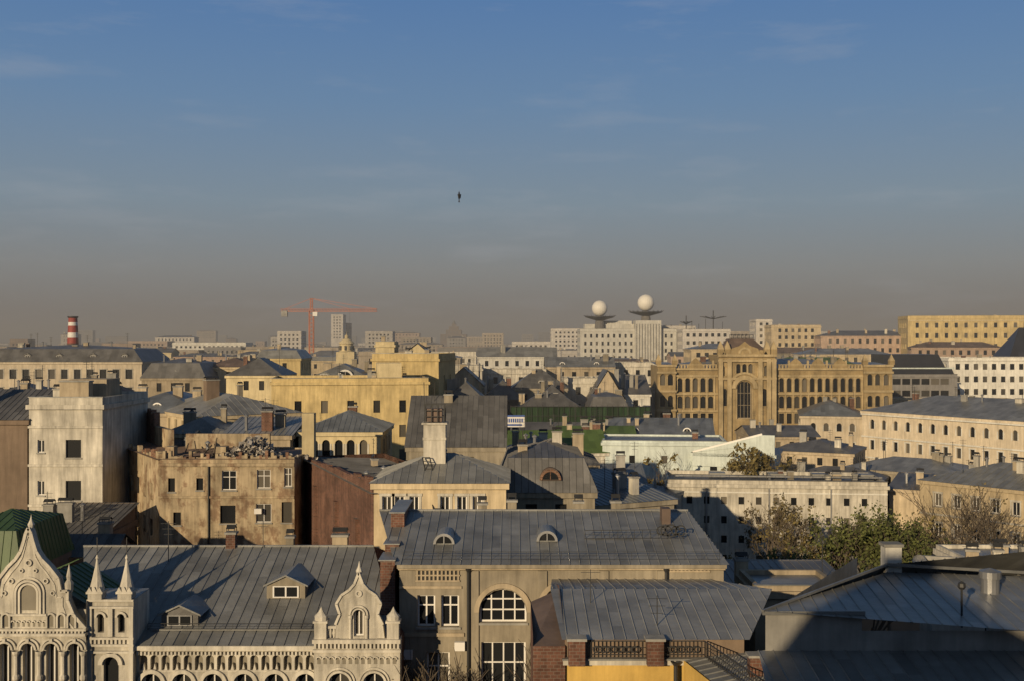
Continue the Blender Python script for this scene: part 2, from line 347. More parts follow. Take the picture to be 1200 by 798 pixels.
s.box('cornice',OT,(U(160),-.4,ze-.12),(U(370),0,ze+.12)); s.box('cornice',OT,(U(160),-.2,ze-.22),(U(370),-.001,ze-.121))
for i in range(48):
    u=U(162)+i*.21
    if u<U(368): s.box('dentils',OT,(u,-.3,ze-.42),(u+.1,-.001,ze-.221))
rz=Z(640,73)
s.roofplane('zinc_roof',[(U(100),-.3,ze+.13),(U(470),-.3,ze+.13),(X(438,73)-s.o[0],11,rz),(X(98,73)-s.o[0],11,rz)],.62,2.0)
s.roofplane('zinc_roof',[(U(470),22,ze),(U(100),22,ze),(X(98,73)-s.o[0],11,rz),(X(438,73)-s.o[0],11,rz)],.62,2.0)
s.poly('gable','brick',[(U(468),0,ze),(U(468),22,ze),(X(438,73)-s.o[0],11,rz)])
s.wall('brick',(U(468),.02),(U(468),22),0,ze); s.wall(OW,(U(470),22),(U(-10),22),0,ze); s.wall(OW,(U(-10),22),(U(-10),0),0,ze)
s.beam('ridge_cap','zinc_roof',(X(98,73)-s.o[0],11,rz+.03),(X(438,73)-s.o[0],11,rz+.03),.16)
s.box('walkway_board','zinc_roof',(U(170),1.1,ze+.6),(U(420),1.25,ze+.66))
s.rail((U(165),1.2,ze+.62),(U(368),1.2,ze+.62),.35,.9,.035)
s.dormer(U(307)+.4,4.6,ze+1.55,2.3,1.35,4,'gable','grey_plaster','zinc_roof')
s.dormer(U(200),1.7,ze+.6,2.1,1.2,3,'gable','dark_roof','zinc_roof','grey_metal')
# left avant-corps
ops=[(U(px-7),U(px+7),V(840),V(748),'a') for px in(15,42,69,96)]
s.wall(OW,(U(-40),-.9),(U(108),-.9),0,V(745),ops,depth=.4,style='v')
s.wall(OW,(U(108),-.9),(U(108),0),0,V(700)); s.wall(OW,(U(-40),0),(U(-40),-.9),0,V(735))
for px in(15,42,69,96):
    s.arch('archivolts',OT,U(px),V(748)-.33,.37,.48,-1.12,-.9); s.arch('archivolts',OT,U(px),V(748)-.33,.53,.64,-1.03,-.9)
    s.beam('keystone',OT,(U(px),-1.05,V(748)+.05),(U(px),-1.05,V(742)),.2)
for px in(1,28.5,55.5,82.5,106):
    s.lathe('colonnettes',OT,U(px),-1.06,[(.13,0),(.13,V(790)),(.2,V(788)),(.2,V(785)),(.12,V(783)),(.12,V(762)),(.2,V(759)),(.22,V(756))],8)
s.box('string_course',OT,(U(-40),-1.16,V(739)),(U(109),-.6,V(736))); s.box('string_course',OT,(U(-40),-1.06,V(733.5)),(U(109),-.6,V(731)))
for k in range(34):
    u=U(-30)+k*.2
    if u<U(106): s.box('dentils',OT,(u,-1.06,V(736)+.002),(u+.1,-.6,V(733.5)-.002))
g=[(-22,745),(-22,731),(-10,715),(-3,698),(-3,688),(5,688),(8,673),(18,660),(27,651),(33,642),(37,629),(39,621),(42,615),(45,621),(47,629),(51,642),(57,651),(66,660),(76,673),(79,688),(87,688),(87,698),(94,715),(108,731),(108,745)]
s.prism('gable',OW,[(U(a),V(b)) for a,b in g],-.895,-.3)
for (a,b),(c,e) in zip(g[1:],g[2:-1]):
    s.beam('gable_moulding',OT,(U(a),-.92,V(b)),(U(c),-.92,V(e)),.2)
    a2,c2=42+(a-42)*.86,42+(c-42)*.86; s.beam('gable_moulding',OT,(U(a2),-.9,V(b+7)),(U(c2),-.9,V(e+7)),.1)
for r0,r1,p in((.45,.56,.12),(.62,.74,.2),(.8,.9,.1)):
    s.arch('gable_niche_ring',OT,U(42),V(690),r0,r1,-.89-p,-.89,n=16)
    for sg in(-1,1):
        q=sorted((U(42)+sg*r0,U(42)+sg*r1)); s.box('gable_niche_ring',OT,(q[0],-.89-p,V(714)),(q[1],-.89,V(690)))
s.poly('gable_niche_shade',CR,[(U(42)+.44*math.cos(math.pi*i/10),-.905,V(690)+.44*math.sin(math.pi*i/10)) for i in range(11)]+[(U(42)-.44,-.905,V(710)),(U(42)+.44,-.905,V(710))])  # flat dark plate, niche shade painted on the gable face
s.box('gable_niche_sill',OT,(U(20),-1.12,V(716)),(U(64),-.893,V(713.5)))
for px in(-8,4,16,68,80,92):
    s.arch('blind_arcade',OT,U(px),V(718),.17,.27,-1.04,-.89); s.poly('blind_arcade_shade',CR,[(U(px)+.16*math.cos(math.pi*i/8),-.906,V(718)+.16*math.sin(math.pi*i/8)) for i in range(9)]+[(U(px)-.16,-.906,V(729)),(U(px)+.16,-.906,V(729))])  # dark plates lie on the wall: arcade shade as colour
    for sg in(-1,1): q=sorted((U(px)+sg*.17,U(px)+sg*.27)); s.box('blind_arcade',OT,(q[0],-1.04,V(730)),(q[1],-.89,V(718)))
for px in range(24,64,6): s.arch('blind_arcade',OT,U(px),V(724),.07,.13,-1.0,-.89,n=6); s.poly('blind_arcade_shade',CR,[(U(px)-.06,-.906,V(729)),(U(px)+.06,-.906,V(729)),(U(px)+.06,-.906,V(723)),(U(px)-.06,-.906,V(723))])
for px,py,r in((42,655,.2),(22,676,.16),(62,676,.16),(14,690,.14),(70,690,.14),(34,664,.12),(50,664,.12)):
    s.arch('rosettes',OT,U(px),V(py),r*.55,r,-1.0,-.89,0,360,10); s.arch('rosette_centre',CR,U(px),V(py),.0,r*.5,-.91,-.89,0,360,8)
s.lathe('finial',OT,U(42),-.6,[(.12,V(617)),(.2,V(612)),(.08,V(607)),(.04,V(604)),(0,V(600))],8)
for px in(-3,86): s.lathe('finial',OT,U(px),-.6,[(.22,V(690)),(.25,V(680)),(.12,V(676)),(.16,V(672)),(0,V(657))],8)
s.box('attic_block',OW,(U(-38),-.3,ze-1),(U(107),3.5,V(712)))
s.roofplane('dark_green_roof',[(U(110),-.3,V(710)),(U(110),5,V(710)),(U(60),5,V(678)),(U(50),-.3,V(676))],.6,2.)
s.roofplane('dark_green_roof',[(U(-30),5,V(710)),(U(-30),-.3,V(710)),(U(50),-.3,V(676)),(U(60),5,V(678))],.6,2.)
# turret block
s.wall(OW,(U(108),-.5),(U(160),-.5),0,V(700),[(U(134)-.42-U(108),U(134)+.42-U(108),V(798)-1.5,V(766),'a'),(U(122)-.18-U(108),U(122)+.18-U(108),V(738),V(716),'a'),(U(146)-.18-U(108),U(146)+.18-U(108),V(738),V(716),'a')],depth=.3,style='none')
s.wall(OW,(U(160),-.5),(U(160),2.2),0,V(700)); s.wall(OW,(U(108),2.2),(U(108),-.5),0,V(700)); s.poly('roof','zinc_roof',[(U(108),-.5,V(700)),(U(160),-.5,V(700)),(U(160),2.2,V(699)),(U(108),2.2,V(699))])
for zz in(700,708,744,752,760): s.box('string_course',OT,(U(107),-.68,V(zz)-.07),(U(161),-.501,V(zz)+.05))
for k in range(11): s.box('dentils',OT,(U(110)+k*.23,-.62,V(752)+.06),(U(110)+k*.23+.11,-.501,V(744)-.08))
for px in(122,146): s.arch('archivolts',OT,U(px),V(716)-.18,.2,.32,-.64,-.501)
s.arch('archivolts',OT,U(134),V(766)-.42,.45,.68,-.68,-.501)
for px in(116.5,151):
    s.box('pinnacle',OW,(U(px)-.38,-.72,V(700)+.06),(U(px)+.38,.04,V(692))); s.box('pinnacle',OT,(U(px)-.46,-.8,V(692)),(U(px)+.46,.12,V(689.5)))
    for sg in(-1,0,1): s.prism('pinnacle_kokoshnik',OT,[(U(px)+sg*.28-.14,V(689.5)),(U(px)+sg*.28+.14,V(689.5)),(U(px)+sg*.28,V(684))],-.78,-.6)
    s.lathe('pinnacle',OT,U(px),-.34,[(.42,V(689.5)),(.26,V(676)),(.11,V(662)),(.05,V(654)),(.09,V(652)),(0,V(647))],8,math.pi/8)
    s.beam('pinnacle_vane','dark_metal',(U(px),-.34,V(652)),(U(px),-.34,V(628)),.04)
for px in(110,134,158): s.box('pilaster',OT,(U(px)-.12,-.66,0 if px!=134 else V(742)),(U(px)+.12,-.503,V(709)))
# right avant-corps
ops=[(U(px-12)-U(370),U(px+12)-U(370),V(880),V(784),'a') for px in(400,440)]
s.wall(OW,(U(370),-.6),(U(470),-.6),0,V(745),ops,depth=.35)
for px in(400,440): s.arch('archivolts',OT,U(px),V(784)-.57,.6,.72,-.8,-.6); s.arch('archivolts',OT,U(px),V(784)-.57,.78,.88,-.7,-.6)
for k in range(13):
    px=376+k*7.3; s.arch('blind_arcade',OT,U(px),V(768),.11,.17,-.72,-.6,n=8); s.poly('blind_arcade_shade',CR,[(U(px)-.1,-.606,V(774)),(U(px)+.1,-.606,V(774)),(U(px)+.1,-.606,V(768)),(U(px),-.606,V(766)),(U(px)-.1,-.606,V(768))])
s.wall(OW,(U(470),-.6),(U(470),.4),0,V(745)); s.wall(OW,(U(370),.4),(U(370),-.6),0,V(745))
s.box('string_course',OT,(U(369),-.88,V(749)),(U(471),-.2,V(744.5))); s.box('string_course',OT,(U(369),-.74,V(760)),(U(471),-.601,V(757)))
for k in range(22): s.box('dentils',OT,(U(371)+k*.218,-.78,V(755)),(U(371)+k*.218+.11,-.602,V(749)-.003))
g=[(395,745),(395,728),(400,716),(396,704),(402,694),(411,688),(417,681),(422,668),(427,681),(433,688),(442,694),(448,704),(444,716),(450,728),(452,745)]
s.wall(OW,(U(400),-.58),(U(444),-.58),V(744.4),V(704),[(U(422)-.27-U(400),U(422)+.27-U(400),V(742),V(711),'a')],depth=.3,style='v')
s.prism('gable',OW,[(U(a),V(b)) for a,b in [(395,744),(395,728),(400,716),(400,744)]],-.58,-.1); s.prism('gable',OW,[(U(a),V(b)) for a,b in [(444,744),(444,716),(450,728),(452,744)]],-.58,-.1)
s.prism('gable',OW,[(U(a),V(b)) for a,b in [(396,704),(402,694),(411,688),(417,681),(422,668),(427,681),(433,688),(442,694),(448,704)]],-.6,-.1)
s.prism('gable',OW,[(U(a),V(b)) for a,b in [(396,704),(400,716),(400,704)]],-.58,-.1); s.prism('gable',OW,[(U(a),V(b)) for a,b in [(448,704),(444,704),(444,716)]],-.58,-.1)
for (a,b),(cc,e) in zip(g[1:],g[2:-1]):
    s.beam('gable_moulding',OT,(U(a),-.62,V(b)),(U(cc),-.62,V(e)),.16)
for r0,r1 in((.3,.38),(.44,.54)): s.arch('archivolts',OT,U(422),V(711)-.27,r0,r1,-.72,-.58)
for sg in(-1,1): s.lathe('colonnettes',OT,U(422)+sg*.45,-.66,[(.08,V(744)),(.08,V(722)),(.12,V(720)),(.12,V(717))],8)
s.arch('rosettes',OT,U(422),V(692),.1,.2,-.68,-.6,0,360,12)
s.lathe('finial',OT,U(422),-.35,[(.1,V(672)),(.2,V(667)),(.08,V(662)),(0,V(655))],8)
for px in(378,462):
    s.box('pedestal',OW,(U(px)-.33,-.75,V(744.4)),(U(px)+.33,-.1,V(726))); s.box('pedestal',OT,(U(px)-.4,-.82,V(726)),(U(px)+.4,-.03,V(723.5))); s.lathe('pedestal_cap',OT,U(px),-.42,[(.36,V(723.5)),(.38,V(719)),(.15,V(714)),(0,V(708))],10)
for k in range(3): s.lathe('balusters',OT,U(385+4*k),-.45,[(.05,V(744)),(.1,V(739)),(.05,V(733))],6)
s.box('balustrade_rail',OT,(U(383),-.6,V(733)),(U(396),-.3,V(730)))
s.chimney(U(213),11,rz-.5,Z(625,73),.6,.6,'brick'); s.antenna(U(118)+1,9,rz-1,rz+2); s.antenna(U(268)-.5,10.8,rz,rz+2.2)
s.chimney(U(360),12,rz-.5,rz+.5,1.0,.6,'beige_plaster'); s.chimney(U(290),12,rz-.5,rz+.4,.5,.5,'grey_plaster')

# --- grey arcaded building (centre)
d=65.; K=F/d; s=B('grey_arcaded_building',X(468,d),d); FOOT.append((-8,14,63,84))
U=lambda px:(px-468)/K
V=lambda py:Z(py,d)
GP='grey_plaster'; ze=V(662); W=U(848)
ops=[(U(489),U(510),V(734),V(697),'r'),(U(517),U(538),V(734),V(697),'r'),(U(500),U(527),V(815),V(764),'r'),
 (U(562),U(617),V(729),V(690),'a','grid'),(U(564),U(616),V(830),V(752),'r','grid')]
for c in(663,730): ops+= [(U(c-27),U(c+27),V(729),V(686),'a','grid'),(U(c-26),U(c+26),V(830),V(752),'r','grid')]
for c in(800,828): ops+= [(U(c-8),U(c+8),V(739),V(700),'r')]
s.wall(GP,(0,0),(W,0),0,ze,ops,depth=.35,sill='concrete',fw=.1)
for c,t in((589.5,690),(663,686),(730,686)): s.arch('archivolts','beige_plaster',U(c),V(t)-1.375+.04,1.42,1.7,-.14,0,n=16)
for a,b,t0,t1 in((489,537,680,667),(785,830,669,664.5)):
    s.poly('vent_recess','dark_metal',[(U(a),-.004,V(t0)),(U(b),-.004,V(t0)),(U(b),-.004,V(t1)),(U(a),-.004,V(t1))])
    for k in range(11): s.box('vent_frame','beige_plaster',(U(a)+(U(b)-U(a))*k/10-.05,-.09,V(t0)-.03),(U(a)+(U(b)-U(a))*k/10+.05,-.006,V(t1)+.03))
    for z in (t0,t1,(t0+t1)/2): s.box('vent_frame','beige_plaster',(U(a)-.1,-.1,V(z)-.04),(U(b)+.1,-.007,V(z)+.04))
s.box('cornice',GP,(-.1,-.45,ze-.1),(W+.1,0,ze+.12)); s.box('cornice','beige_plaster',(-.05,-.28,ze-.22),(W+.05,-.001,ze-.101))
s.box('string_course','beige_plaster',(0,-.1,V(689)),(U(541),-.001,V(686))); s.box('string_course','beige_plaster',(0,-.12,V(745)),(U(544),-.001,V(741)))
for px in(549,780): s.lathe('downpipe','dark_metal',U(px),-.25,[(.09,0),(.09,ze-.3)],8); s.lathe('downpipe','dark_metal',U(px),-.25,[(.09,ze-.35),(.22,ze-.1)],8)
for px in(545,625,697,765): s.box('pilaster',GP,(U(px)+.25,-.12,0),(U(px)+.8,-.001,ze-.31))
for px,py in((541,760),(480,770)): s.box('air_conditioner','white_paint',(U(px)-.4,-.45,V(py)),(U(px)+.2,-.13,V(py)+.5))
s.wall(GP,(W,0),(W,17),0,ze); s.wall('brick',(0,17),(0,0),0,ze); s.wall(GP,(W,17),(0,17),0,ze)
rd=8.5; rz=Z(598,d+rd)
RL=X(441,d+rd)-s.o[0]+.2; RR=X(806,d+rd)-s.o[0]
s.roofplane('zinc_roof',[(-.2,-.5,ze+.13),(W+.25,-.5,ze+.13),(RR,rd,rz),(RL,rd,rz)],.58,1.9)
s.roofplane('zinc_roof',[(W+.25,-.5,ze+.13),(W+.25,17.4,ze+.1),(RR,rd,rz)],.58,1.9)
s.roofplane('zinc_roof',[(W+.25,17.4,ze+.1),(-.2,17.4,ze+.1),(RL,rd,rz),(RR,rd,rz)],.58,1.9)
s.prism('firewall','brick',[(-1.1,0),(-.25,0),(-.25,ze+.3),(-1.1,ze+.3)],-.2,2.2); s.prism('firewall','brick',[(-1.1,0),(-.25,0),(-.25,ze+.8),(-1.1,ze+.8)],2.2,5.5); s.prism('firewall','brick',[(-1.1,0),(-.25,0),(-.25,rz+.3),(-1.1,rz+.3)],5.5,11)
s.box('firewall_coping','zinc_roof',(-1.2,-.3,ze+.3),(-.2,2.19,ze+.37)); s.box('firewall_coping','zinc_roof',(-1.2,2.15,ze+.8),(-.2,5.5,ze+.87)); s.box('firewall_coping','zinc_roof',(-1.2,5.4,rz+.3),(-.2,11.1,rz+.37))
s.dormer(U(517),2.6,ze+.75,1.3,.65,2.5,'round',frame='grey_metal'); s.dormer(U(643),3.0,ze+.85,1.3,.65,2.5,'round',frame='grey_metal')
s.rail((.2,.2,ze+.25),(W-.2,.2,ze+.25),.5,1.0,.03)
s.rail((U(690),3.5,ze+.85),(U(812),3.5,ze+.9),.6,.5,.045)
for k in range(5):
    s.arch('iron_scroll','dark_metal',U(792)+k*.3-.4,ze+1.45,.22+.05*(k%3),.3+.05*(k%3),3.36,3.44,0,330,14)
for px in(560,600,690,740): s.chimney(U(px),10,rz-.6,rz+.1+R.random()*.3,.6,.5,'grey_plaster')
s.beam('ridge_cap','zinc_roof',(RL,rd,rz+.03),(RR,rd,rz+.03),.15)
s.box('roof_hatch','rust_roof',(U(792),6,rz-.6),(U(803),7,rz+.5))

# --- foreground roof with railing, yellow wall
d=52.; K=F/d; s=B('yellow_house_with_metal_roof',X(662,d),d); FOOT.append((1,16,42,60))
U=lambda px:(px-662)/K
V=lambda py:Z(py,d)
W=U(872); z1=Z(748,52); zb=Z(690,58.5)
s.wall('amber_plaster',(0,0),(W,0),0,V(775),[(U(a),U(a+24),V(850),V(812)) for a in(690,740,790,835)],sill='concrete')
s.box('cornice','white_plaster',(-.1,-.3,V(777)),(W,0,V(771))); s.box('cornice_shelf','zinc_roof',(-.15,-.4,V(771)),(W,.0,V(769)))
s.wall('brown_plaster',(0,0),(W,0),V(769),z1,part='attic_wall')
s.poly('gable','brick',[(0,0,0),(0,12,0),(0,12,z1),(0,6.5,zb+.2),(0,0,z1)])
s.wall('brick',(-1.5,6.5),(-1.5,-.2),0,z1+.2); s.wall('brick',(-1.5,-.2),(0,-.2),0,z1-.3); s.poly('side_roof','rust_roof',[(-1.5,-.2,z1-.3),(0,-.2,z1-.3),(0,6.5,zb),(-1.5,6.5,z1+.2)])
s.wall('brick',(W,0),(W,12),0,z1)
s.roofplane('light_roof',[(-.15,-.25,z1+.02),(W+.2,-.25,z1+.02),(X(905,58.5)-s.o[0],6.5,zb+.02),(X(645,58.5)-s.o[0],6.5,zb)],.55,1.8)
s.roofplane('zinc_roof',[(W+.6,13,z1),(-.15,13,z1),(X(645,58.5)-s.o[0],6.5,zb),(X(905,58.5)-s.o[0],6.5,zb)],.55,1.8)
for px in(675,766): s.box('brick_pier','brick',(U(px)-.38,-.75,V(775)),(U(px)+.38,-.05,V(746))); s.box('pier_cap','concrete',(U(px)-.46,-.83,V(746)),(U(px)+.46,.02,V(743)))
s.rail((U(692),-.35,V(767)),(U(753),-.35,V(767)),.75,.18,.05); s.rail((U(780),-.35,V(767)),(U(822),-.35,V(767)),.75,.18,.05)
for px in(698,707,716,725,734,743,786,795,804,813): s.arch('iron_scroll','dark_metal',U(px),V(758),.12,.17,-.38,-.33,0,360,12)
s.lathe('downpipe','dark_metal',U(790),-.5,[(.1,V(830)),(.1,V(776)),(.25,V(771))],8)
s.antenna(U(775),1.5,z1,V(706)); s.antenna(U(700),4.5,z1,V(690),.04)
s.roofplane('zinc_roof',[(U(800),-.3,V(770)),(X(930,42)-s.o[0],-10,V(770)-.5),(X(1010,42)-s.o[0],-10,V(770)-.2),(U(1000),-.3,V(770)+.3)],.55,2)
s.rail((U(824),-.4,V(768)),(X(940,43)-s.o[0],-9,V(768)-.2),.8,.2,.05)
s.poly('side_wall','amber_plaster',[(U(800),-.3,0),(X(930,42)-s.o[0],-10,0),(X(930,42)-s.o[0],-10,V(770)-.55),(U(800),-.3,V(770)-.05)])
s.box('brick_pier','brick',(U(862),-3.2,V(770)-.2),(U(862)+.6,-2.6,V(770)+.9)); s.box('pier_cap','concrete',(U(862)-.08,-3.28,V(770)+.9),(U(862)+.68,-2.52,V(770)+1.0))

# --- big grey roof (right foreground)
d=46.; K=F/d; s=B('grey_roofed_building',X(897,d),d); FOOT.append((9,34,34,62))
U=lambda px:(px-897)/K
V=lambda py:Z(py,d)
zt=V(716); zb=V(762); W=16.; rz=Z(661,53.5)
rr=(X(1040,53.5)-s.o[0],7.5,rz); BL=(X(1000,58)-s.o[0],12,zt-2.2)
s.wall('concrete',(0,0),(4.0,0),0,zt); s.wall('concrete',(4.0,0),(W,0),0,zt-.8); s.wall('concrete',(BL[0]+.2,BL[1]),(0,0),0,zt-.1); s.wall('concrete',(W,0),(W,16),0,zt-1)
s.box('fascia','zinc_roof',(-.15,-.14,zt-.12),(4.1,-.001,zt+.04)); 
A=(-.15,-.15,zt+.05); FR=(W+6,-2.4,zt-1.1)
s.roofplane('zinc_roof',[A,FR,(W+6,8.5,rz-1.0),rr],.6,2)
s.roofplane('zinc_roof',[BL,A,rr],.6,2)
s.roofplane('zinc_roof',[(W+6,16,zt-2.4),BL,rr,(W+6,8.5,rz-1.0)],.6,2)
s.beam('ridge_cap','zinc_roof',rr,(W+6,8.5,rz-1.0),.16); s.beam('ridge_cap','zinc_roof',A,rr,.12)
s.roofplane('zinc_roof',[(-1.5,-10,zb-1.6),(W+6,-10,zb-1.6),(W+6,-.01,zb),(-.3,-.01,zb)],.6,2)
s.wall('concrete',(-1.5,-10),(W+6,-10),0,zb-1.62); s.wall('concrete',(-.4,0),(-1.5,-10),0,zb-1.62)
s.chimney(X(1046,54)-s.o[0],8.2,rz-.5,Z(640,54),.8,.7,'bright_white',False)
s.lathe('roof_vent','grey_metal',X(1167,50)-s.o[0],4.6,[(.4,zt-1),(.4,Z(680,50)),(.48,Z(680,50)),(.48,Z(672,50)),(0,Z(668,50))],14)
s.beam('lamp_post','dark_metal',(X(1127,46.5)-s.o[0],.5,zt-.8),(X(1127,46.5)-s.o[0],.5,Z(690,46.5)),.08); s.lathe('lamp_head','dark_metal',X(1127,46.5)-s.o[0],.5,[(.1,Z(690,46.5)),(.18,Z(687,46.5)),(.16,Z(683,46.5)),(0,Z(680,46.5))],8)
s.lathe('roof_vent','dark_metal',X(1045,41)-s.o[0],-5,[(.12,zb-1.2),(.12,zb-.2),(.25,zb-.2),(.25,zb),(0,zb+.1)],10)
def dish(s,u,v,z,r=.5):
    for k in range(3):
        r0,r1=r*k/3,r*(k+1)/3
        for i in range(14):
            a=2*math.pi*i/14; b=2*math.pi*(i+1)/14
            f=lambda q,t:(u+q*math.cos(t),v+.15*(1-(q/r)**2)-.1*math.sin(t)*q/r,z+q*math.sin(t))
            s.poly('satellite_dish','white_paint',[f(r1,a),f(r1,b),f(r0,b),f(r0,a)][:4 if k else 3])
    s.beam('dish_mount','dark_metal',(u,v+.3,z-1),(u,v+.2,z),.07); s.beam('dish_mount','dark_metal',(u,v,z-r),(u,v-.5,z),.03)
dish(s,X(1076,55)-s.o[0],9,Z(656,55),.3)

bld('low_grey_outbuilding',852,76,1000,76,8,y=694,wm='grey_plaster',rm='dark_roof',roof='shed',rise=.6,win=dict(w=.8,h=.9,sp=2.4,rows=1,top=.8),clutter=1)
bld('low_grey_outbuilding',885,70,985,70,5,y=692,wm='beige_plaster',rm='zinc_roof',roof='flat',rise=.3,win={},clutter=0)
s=bld('service_building',1092,72,1240,70,9,y=686,wm='concrete',rm='dark_roof',roof='flat',rise=.3,win={},clutter=2)
s.box('rooftop_unit','white_paint',(2,2,s.z),(3.0,3,s.z+.8)); s.box('rooftop_unit','grey_metal',(5,3,s.z),(6,4,s.z+1.1)); dish(s,3.8,.8,s.z+1.1,.35); s.rail((.5,.5,s.z+.3),(8,.5,s.z+.3),.8,1,.04)
bld('service_building',1150,84,1260,84,9,y=668,wm='white_plaster',rm='zinc_roof',roof='flat',rise=.3,win={},clutter=2)

# ================================================== MIDDLE LEFT
bld('green_roofed_house',-60,80,22,80,9,y=672,wm='brown_plaster',rm='dark_green_roof',roof='mansard',rise=4.0,win={},clutter=0,dorm=False)
bld('dark_brown_house',-50,112,32,112,14,y=492,wm='brown_plaster',rm='dark_roof',roof='ug',rise=2.8,win=dict(w=1.2,h=1.9,sp=3,fl=4,rows=4,top=1.6),style='cross',clutter=2)
d=112; K=F/d
def opx(pl,d,L): 
    k=F/d; return [((a-pl)/k,(b-pl)/k,Z(t1,d),Z(t0,d),kd,st) for a,b,t0,t1,kd,st in L]
s=bld('white_plaster_house',34,d,120,d,14,y=474,wm='white_plaster',rm='zinc_roof',roof='flat',rise=.7,ops=opx(34,d,[(77,95,515,536,'r','none'),(77,95,563,586,'r','none'),(44,52,515,530,'r','v'),(44,52,563,580,'r','v')]),sides=False,clutter=3,sill='concrete')
for zz in(500,545,592): s.box('string_course','white_plaster',(-.08,-.14,Z(zz,d)-.12),(s.W+.08,-.001,Z(zz,d)+.12))
s.chimney(3.6,3,s.z,s.z+2.2,3,1.2,'beige_plaster',False)
s.box('rooftop_room','beige_plaster',(2,5,s.z),(6,9,s.z+2.4))
bld('low_tin_shed',20,98,118,98,9,y=628,wm='brown_plaster',rm='dark_roof',roof='shed',rise=1.6,win={},clutter=2)
bld('low_tin_shed',60,90,130,90,5,y=652,wm='brown_plaster',rm='dark_roof',roof='ug',rise=1.4,win={},clutter=1)
# derelict building : facade + left return
d=108; K=F/d
s=bld('derelict_plaster_building',187,d,345,d,12,y=540,wm='peeling_plaster',rm='rust_roof',roof='flat',rise=.15,
  ops=opx(187,d,[(260,277,551,574,'r','cross'),(301,317,550,572,'r','cross'),(333,342,548,570,'r','cross'),(197,205,560,576,'r','none'),(258,276,592,613,'r','none'),(300,318,590,612,'r','v'),(330,342,588,612,'r','none'),(203,212,600,615,'r','none'),(230,238,560,574,'r','none')]),sides=False,clutter=0,sill='concrete',cornice=None)
for i in range(46):
    u=i/46*s.W; h=.15+.7*abs(math.sin(i*1.7))*R.random(); 
    if R.random()<.75: s.box('broken_parapet',R.choice(['peeling_plaster','peeling_plaster','orange_brick']),(u,-.02,s.z+.18),(u+s.W/46,.45,s.z+.2+h))
s.box('string_course','peeling_plaster',(-.1,-.15,Z(582,d)-.12),(s.W,-.001,Z(582,d)+.1)); s.box('string_course','peeling_plaster',(-.1,-.2,s.z-.5),(s.W,-.001,s.z-.2))
s.lathe('downpipe','dark_metal',4.8,-.15,[(.08,0),(.08,s.z-.5)],6); s.box('air_conditioner','white_paint',(9.3,-.4,15.2),(10.0,-.002,15.7))
for a,b,t,mt,v in((186,196,520,'peeling_plaster',2),(240,252,521,'peeling_plaster',3),(335,349,484,'pale_yellow',5),(205,214,528,'peeling_plaster',4)):
    s.box('ruined_pier',mt,((a-187)/K*1.05,v,s.z-.6),((b-187)/K*1.05,v+1.2,Z(t,113)))
s.box('back_wall','peeling_plaster',(.2,8,s.z),(9,8.4,s.z+2.0))
for i in range(420):
    u=R.gauss(8.6,1.8); v=R.uniform(.6,4.5); hh=max(.1,2.0*math.exp(-((u-8.6)/2)**2)); z=s.z+R.random()*hh; q=R.uniform(.1,.36)
    a=Vector((R.uniform(-1,1),R.uniform(-1,1),R.uniform(-1,1))).normalized(); b=a.orthogonal().normalized(); c=a.cross(b)
    P=Vector((u,v,z+.1))
    pts=[P+a*q*1.4,P+b*q,P-a*q,P-b*q*.9]
    s.poly('rubble_pile','rubble',pts,R.random()); s.poly('rubble_pile','rubble',[pts[0],P+c*q,pts[2]],R.random()); s.poly('rubble_pile','rubble',[pts[1],P+c*q,pts[3]],R.random())
for k in range(7):
    u=R.uniform(1,12); s.beam('broken_rafter','bark',(u,R.uniform(1,4),s.z+.1),(u+R.uniform(-1.5,1.5),R.uniform(3,7),s.z+R.uniform(.8,2.2)),.12)
s=bld('derelict_plaster_building',122,131,186.5,108.2,9,z=20.4,wm='peeling_plaster',rm='rust_roof',roof='shed',rise=.5,win=dict(w=1.,h=1.7,sp=2.9,fl=3.6,rows=4,top=2.6),clutter=2,sides=False,cornice=None)
for k in range(40):
    if R.random()<.8: s.box('broken_parapet',R.choice(['peeling_plaster','orange_brick']),(k*s.W/40,-.02,s.z),((k+1)*s.W/40,.4,s.z+.2+R.random()*.7))
s.box('ruined_wall','orange_brick',(5,3,s.z),(12,3.6,s.z+3.4)); s.box('ruined_wall','peeling_plaster',(12,3,s.z),(18,3.6,s.z+2.2))
for k in range(14): s.box('broken_wall_top','orange_brick',(5+k*.5,3.01,s.z+3.4),(5.5+k*.5,3.59,s.z+3.4+R.random()*.6))
bld('small_plaster_house',192,126,262,126,9,y=508,wm='cream_plaster',rm='zinc_roof',roof='hip',rise=1.6,win=dict(w=1,h=1.5,sp=2.5,rows=1,top=.8),clutter=2)
bld('small_plaster_house',262,124,340,124,9,y=510,wm='beige_plaster',rm='light_roof',roof='shed',rise=1.5,win=dict(w=1,h=1.2,sp=2.2,rows=1,top=.7),clutter=2)
s=bld('metal_roofed_house',232,140,352,148,20,y=488,wm='cream_plaster',rm='light_roof',roof='hip',rise=2.4,win=dict(w=1,h=1.4,sp=2.8,rows=2,top=.8),clutter=1)
s.chimney(5,9,s.z,Z(446,149),1.8,1.2,'brown_plaster')
bld('metal_roofed_house',118,150,238,150,18,y=484,wm='beige_plaster',rm='blue_roof',roof='hip',rise=2.6,win=dict(w=1,h=1.6,sp=3,rows=2,top=.9),clutter=3)
bld('tan_house',60,165,118,165,14,y=463,wm='beige_plaster',rm='rust_roof',roof='hip',rise=2,win=dict(w=1,h=1.6,sp=3,rows=2,top=.9),clutter=3)
bld('tan_house',-40,170,62,170,14,y=470,wm='brown_plaster',rm='dark_roof',roof='hip',rise=2.4,win=dict(w=1,h=1.6,sp=3,rows=2,top=.9),clutter=3)
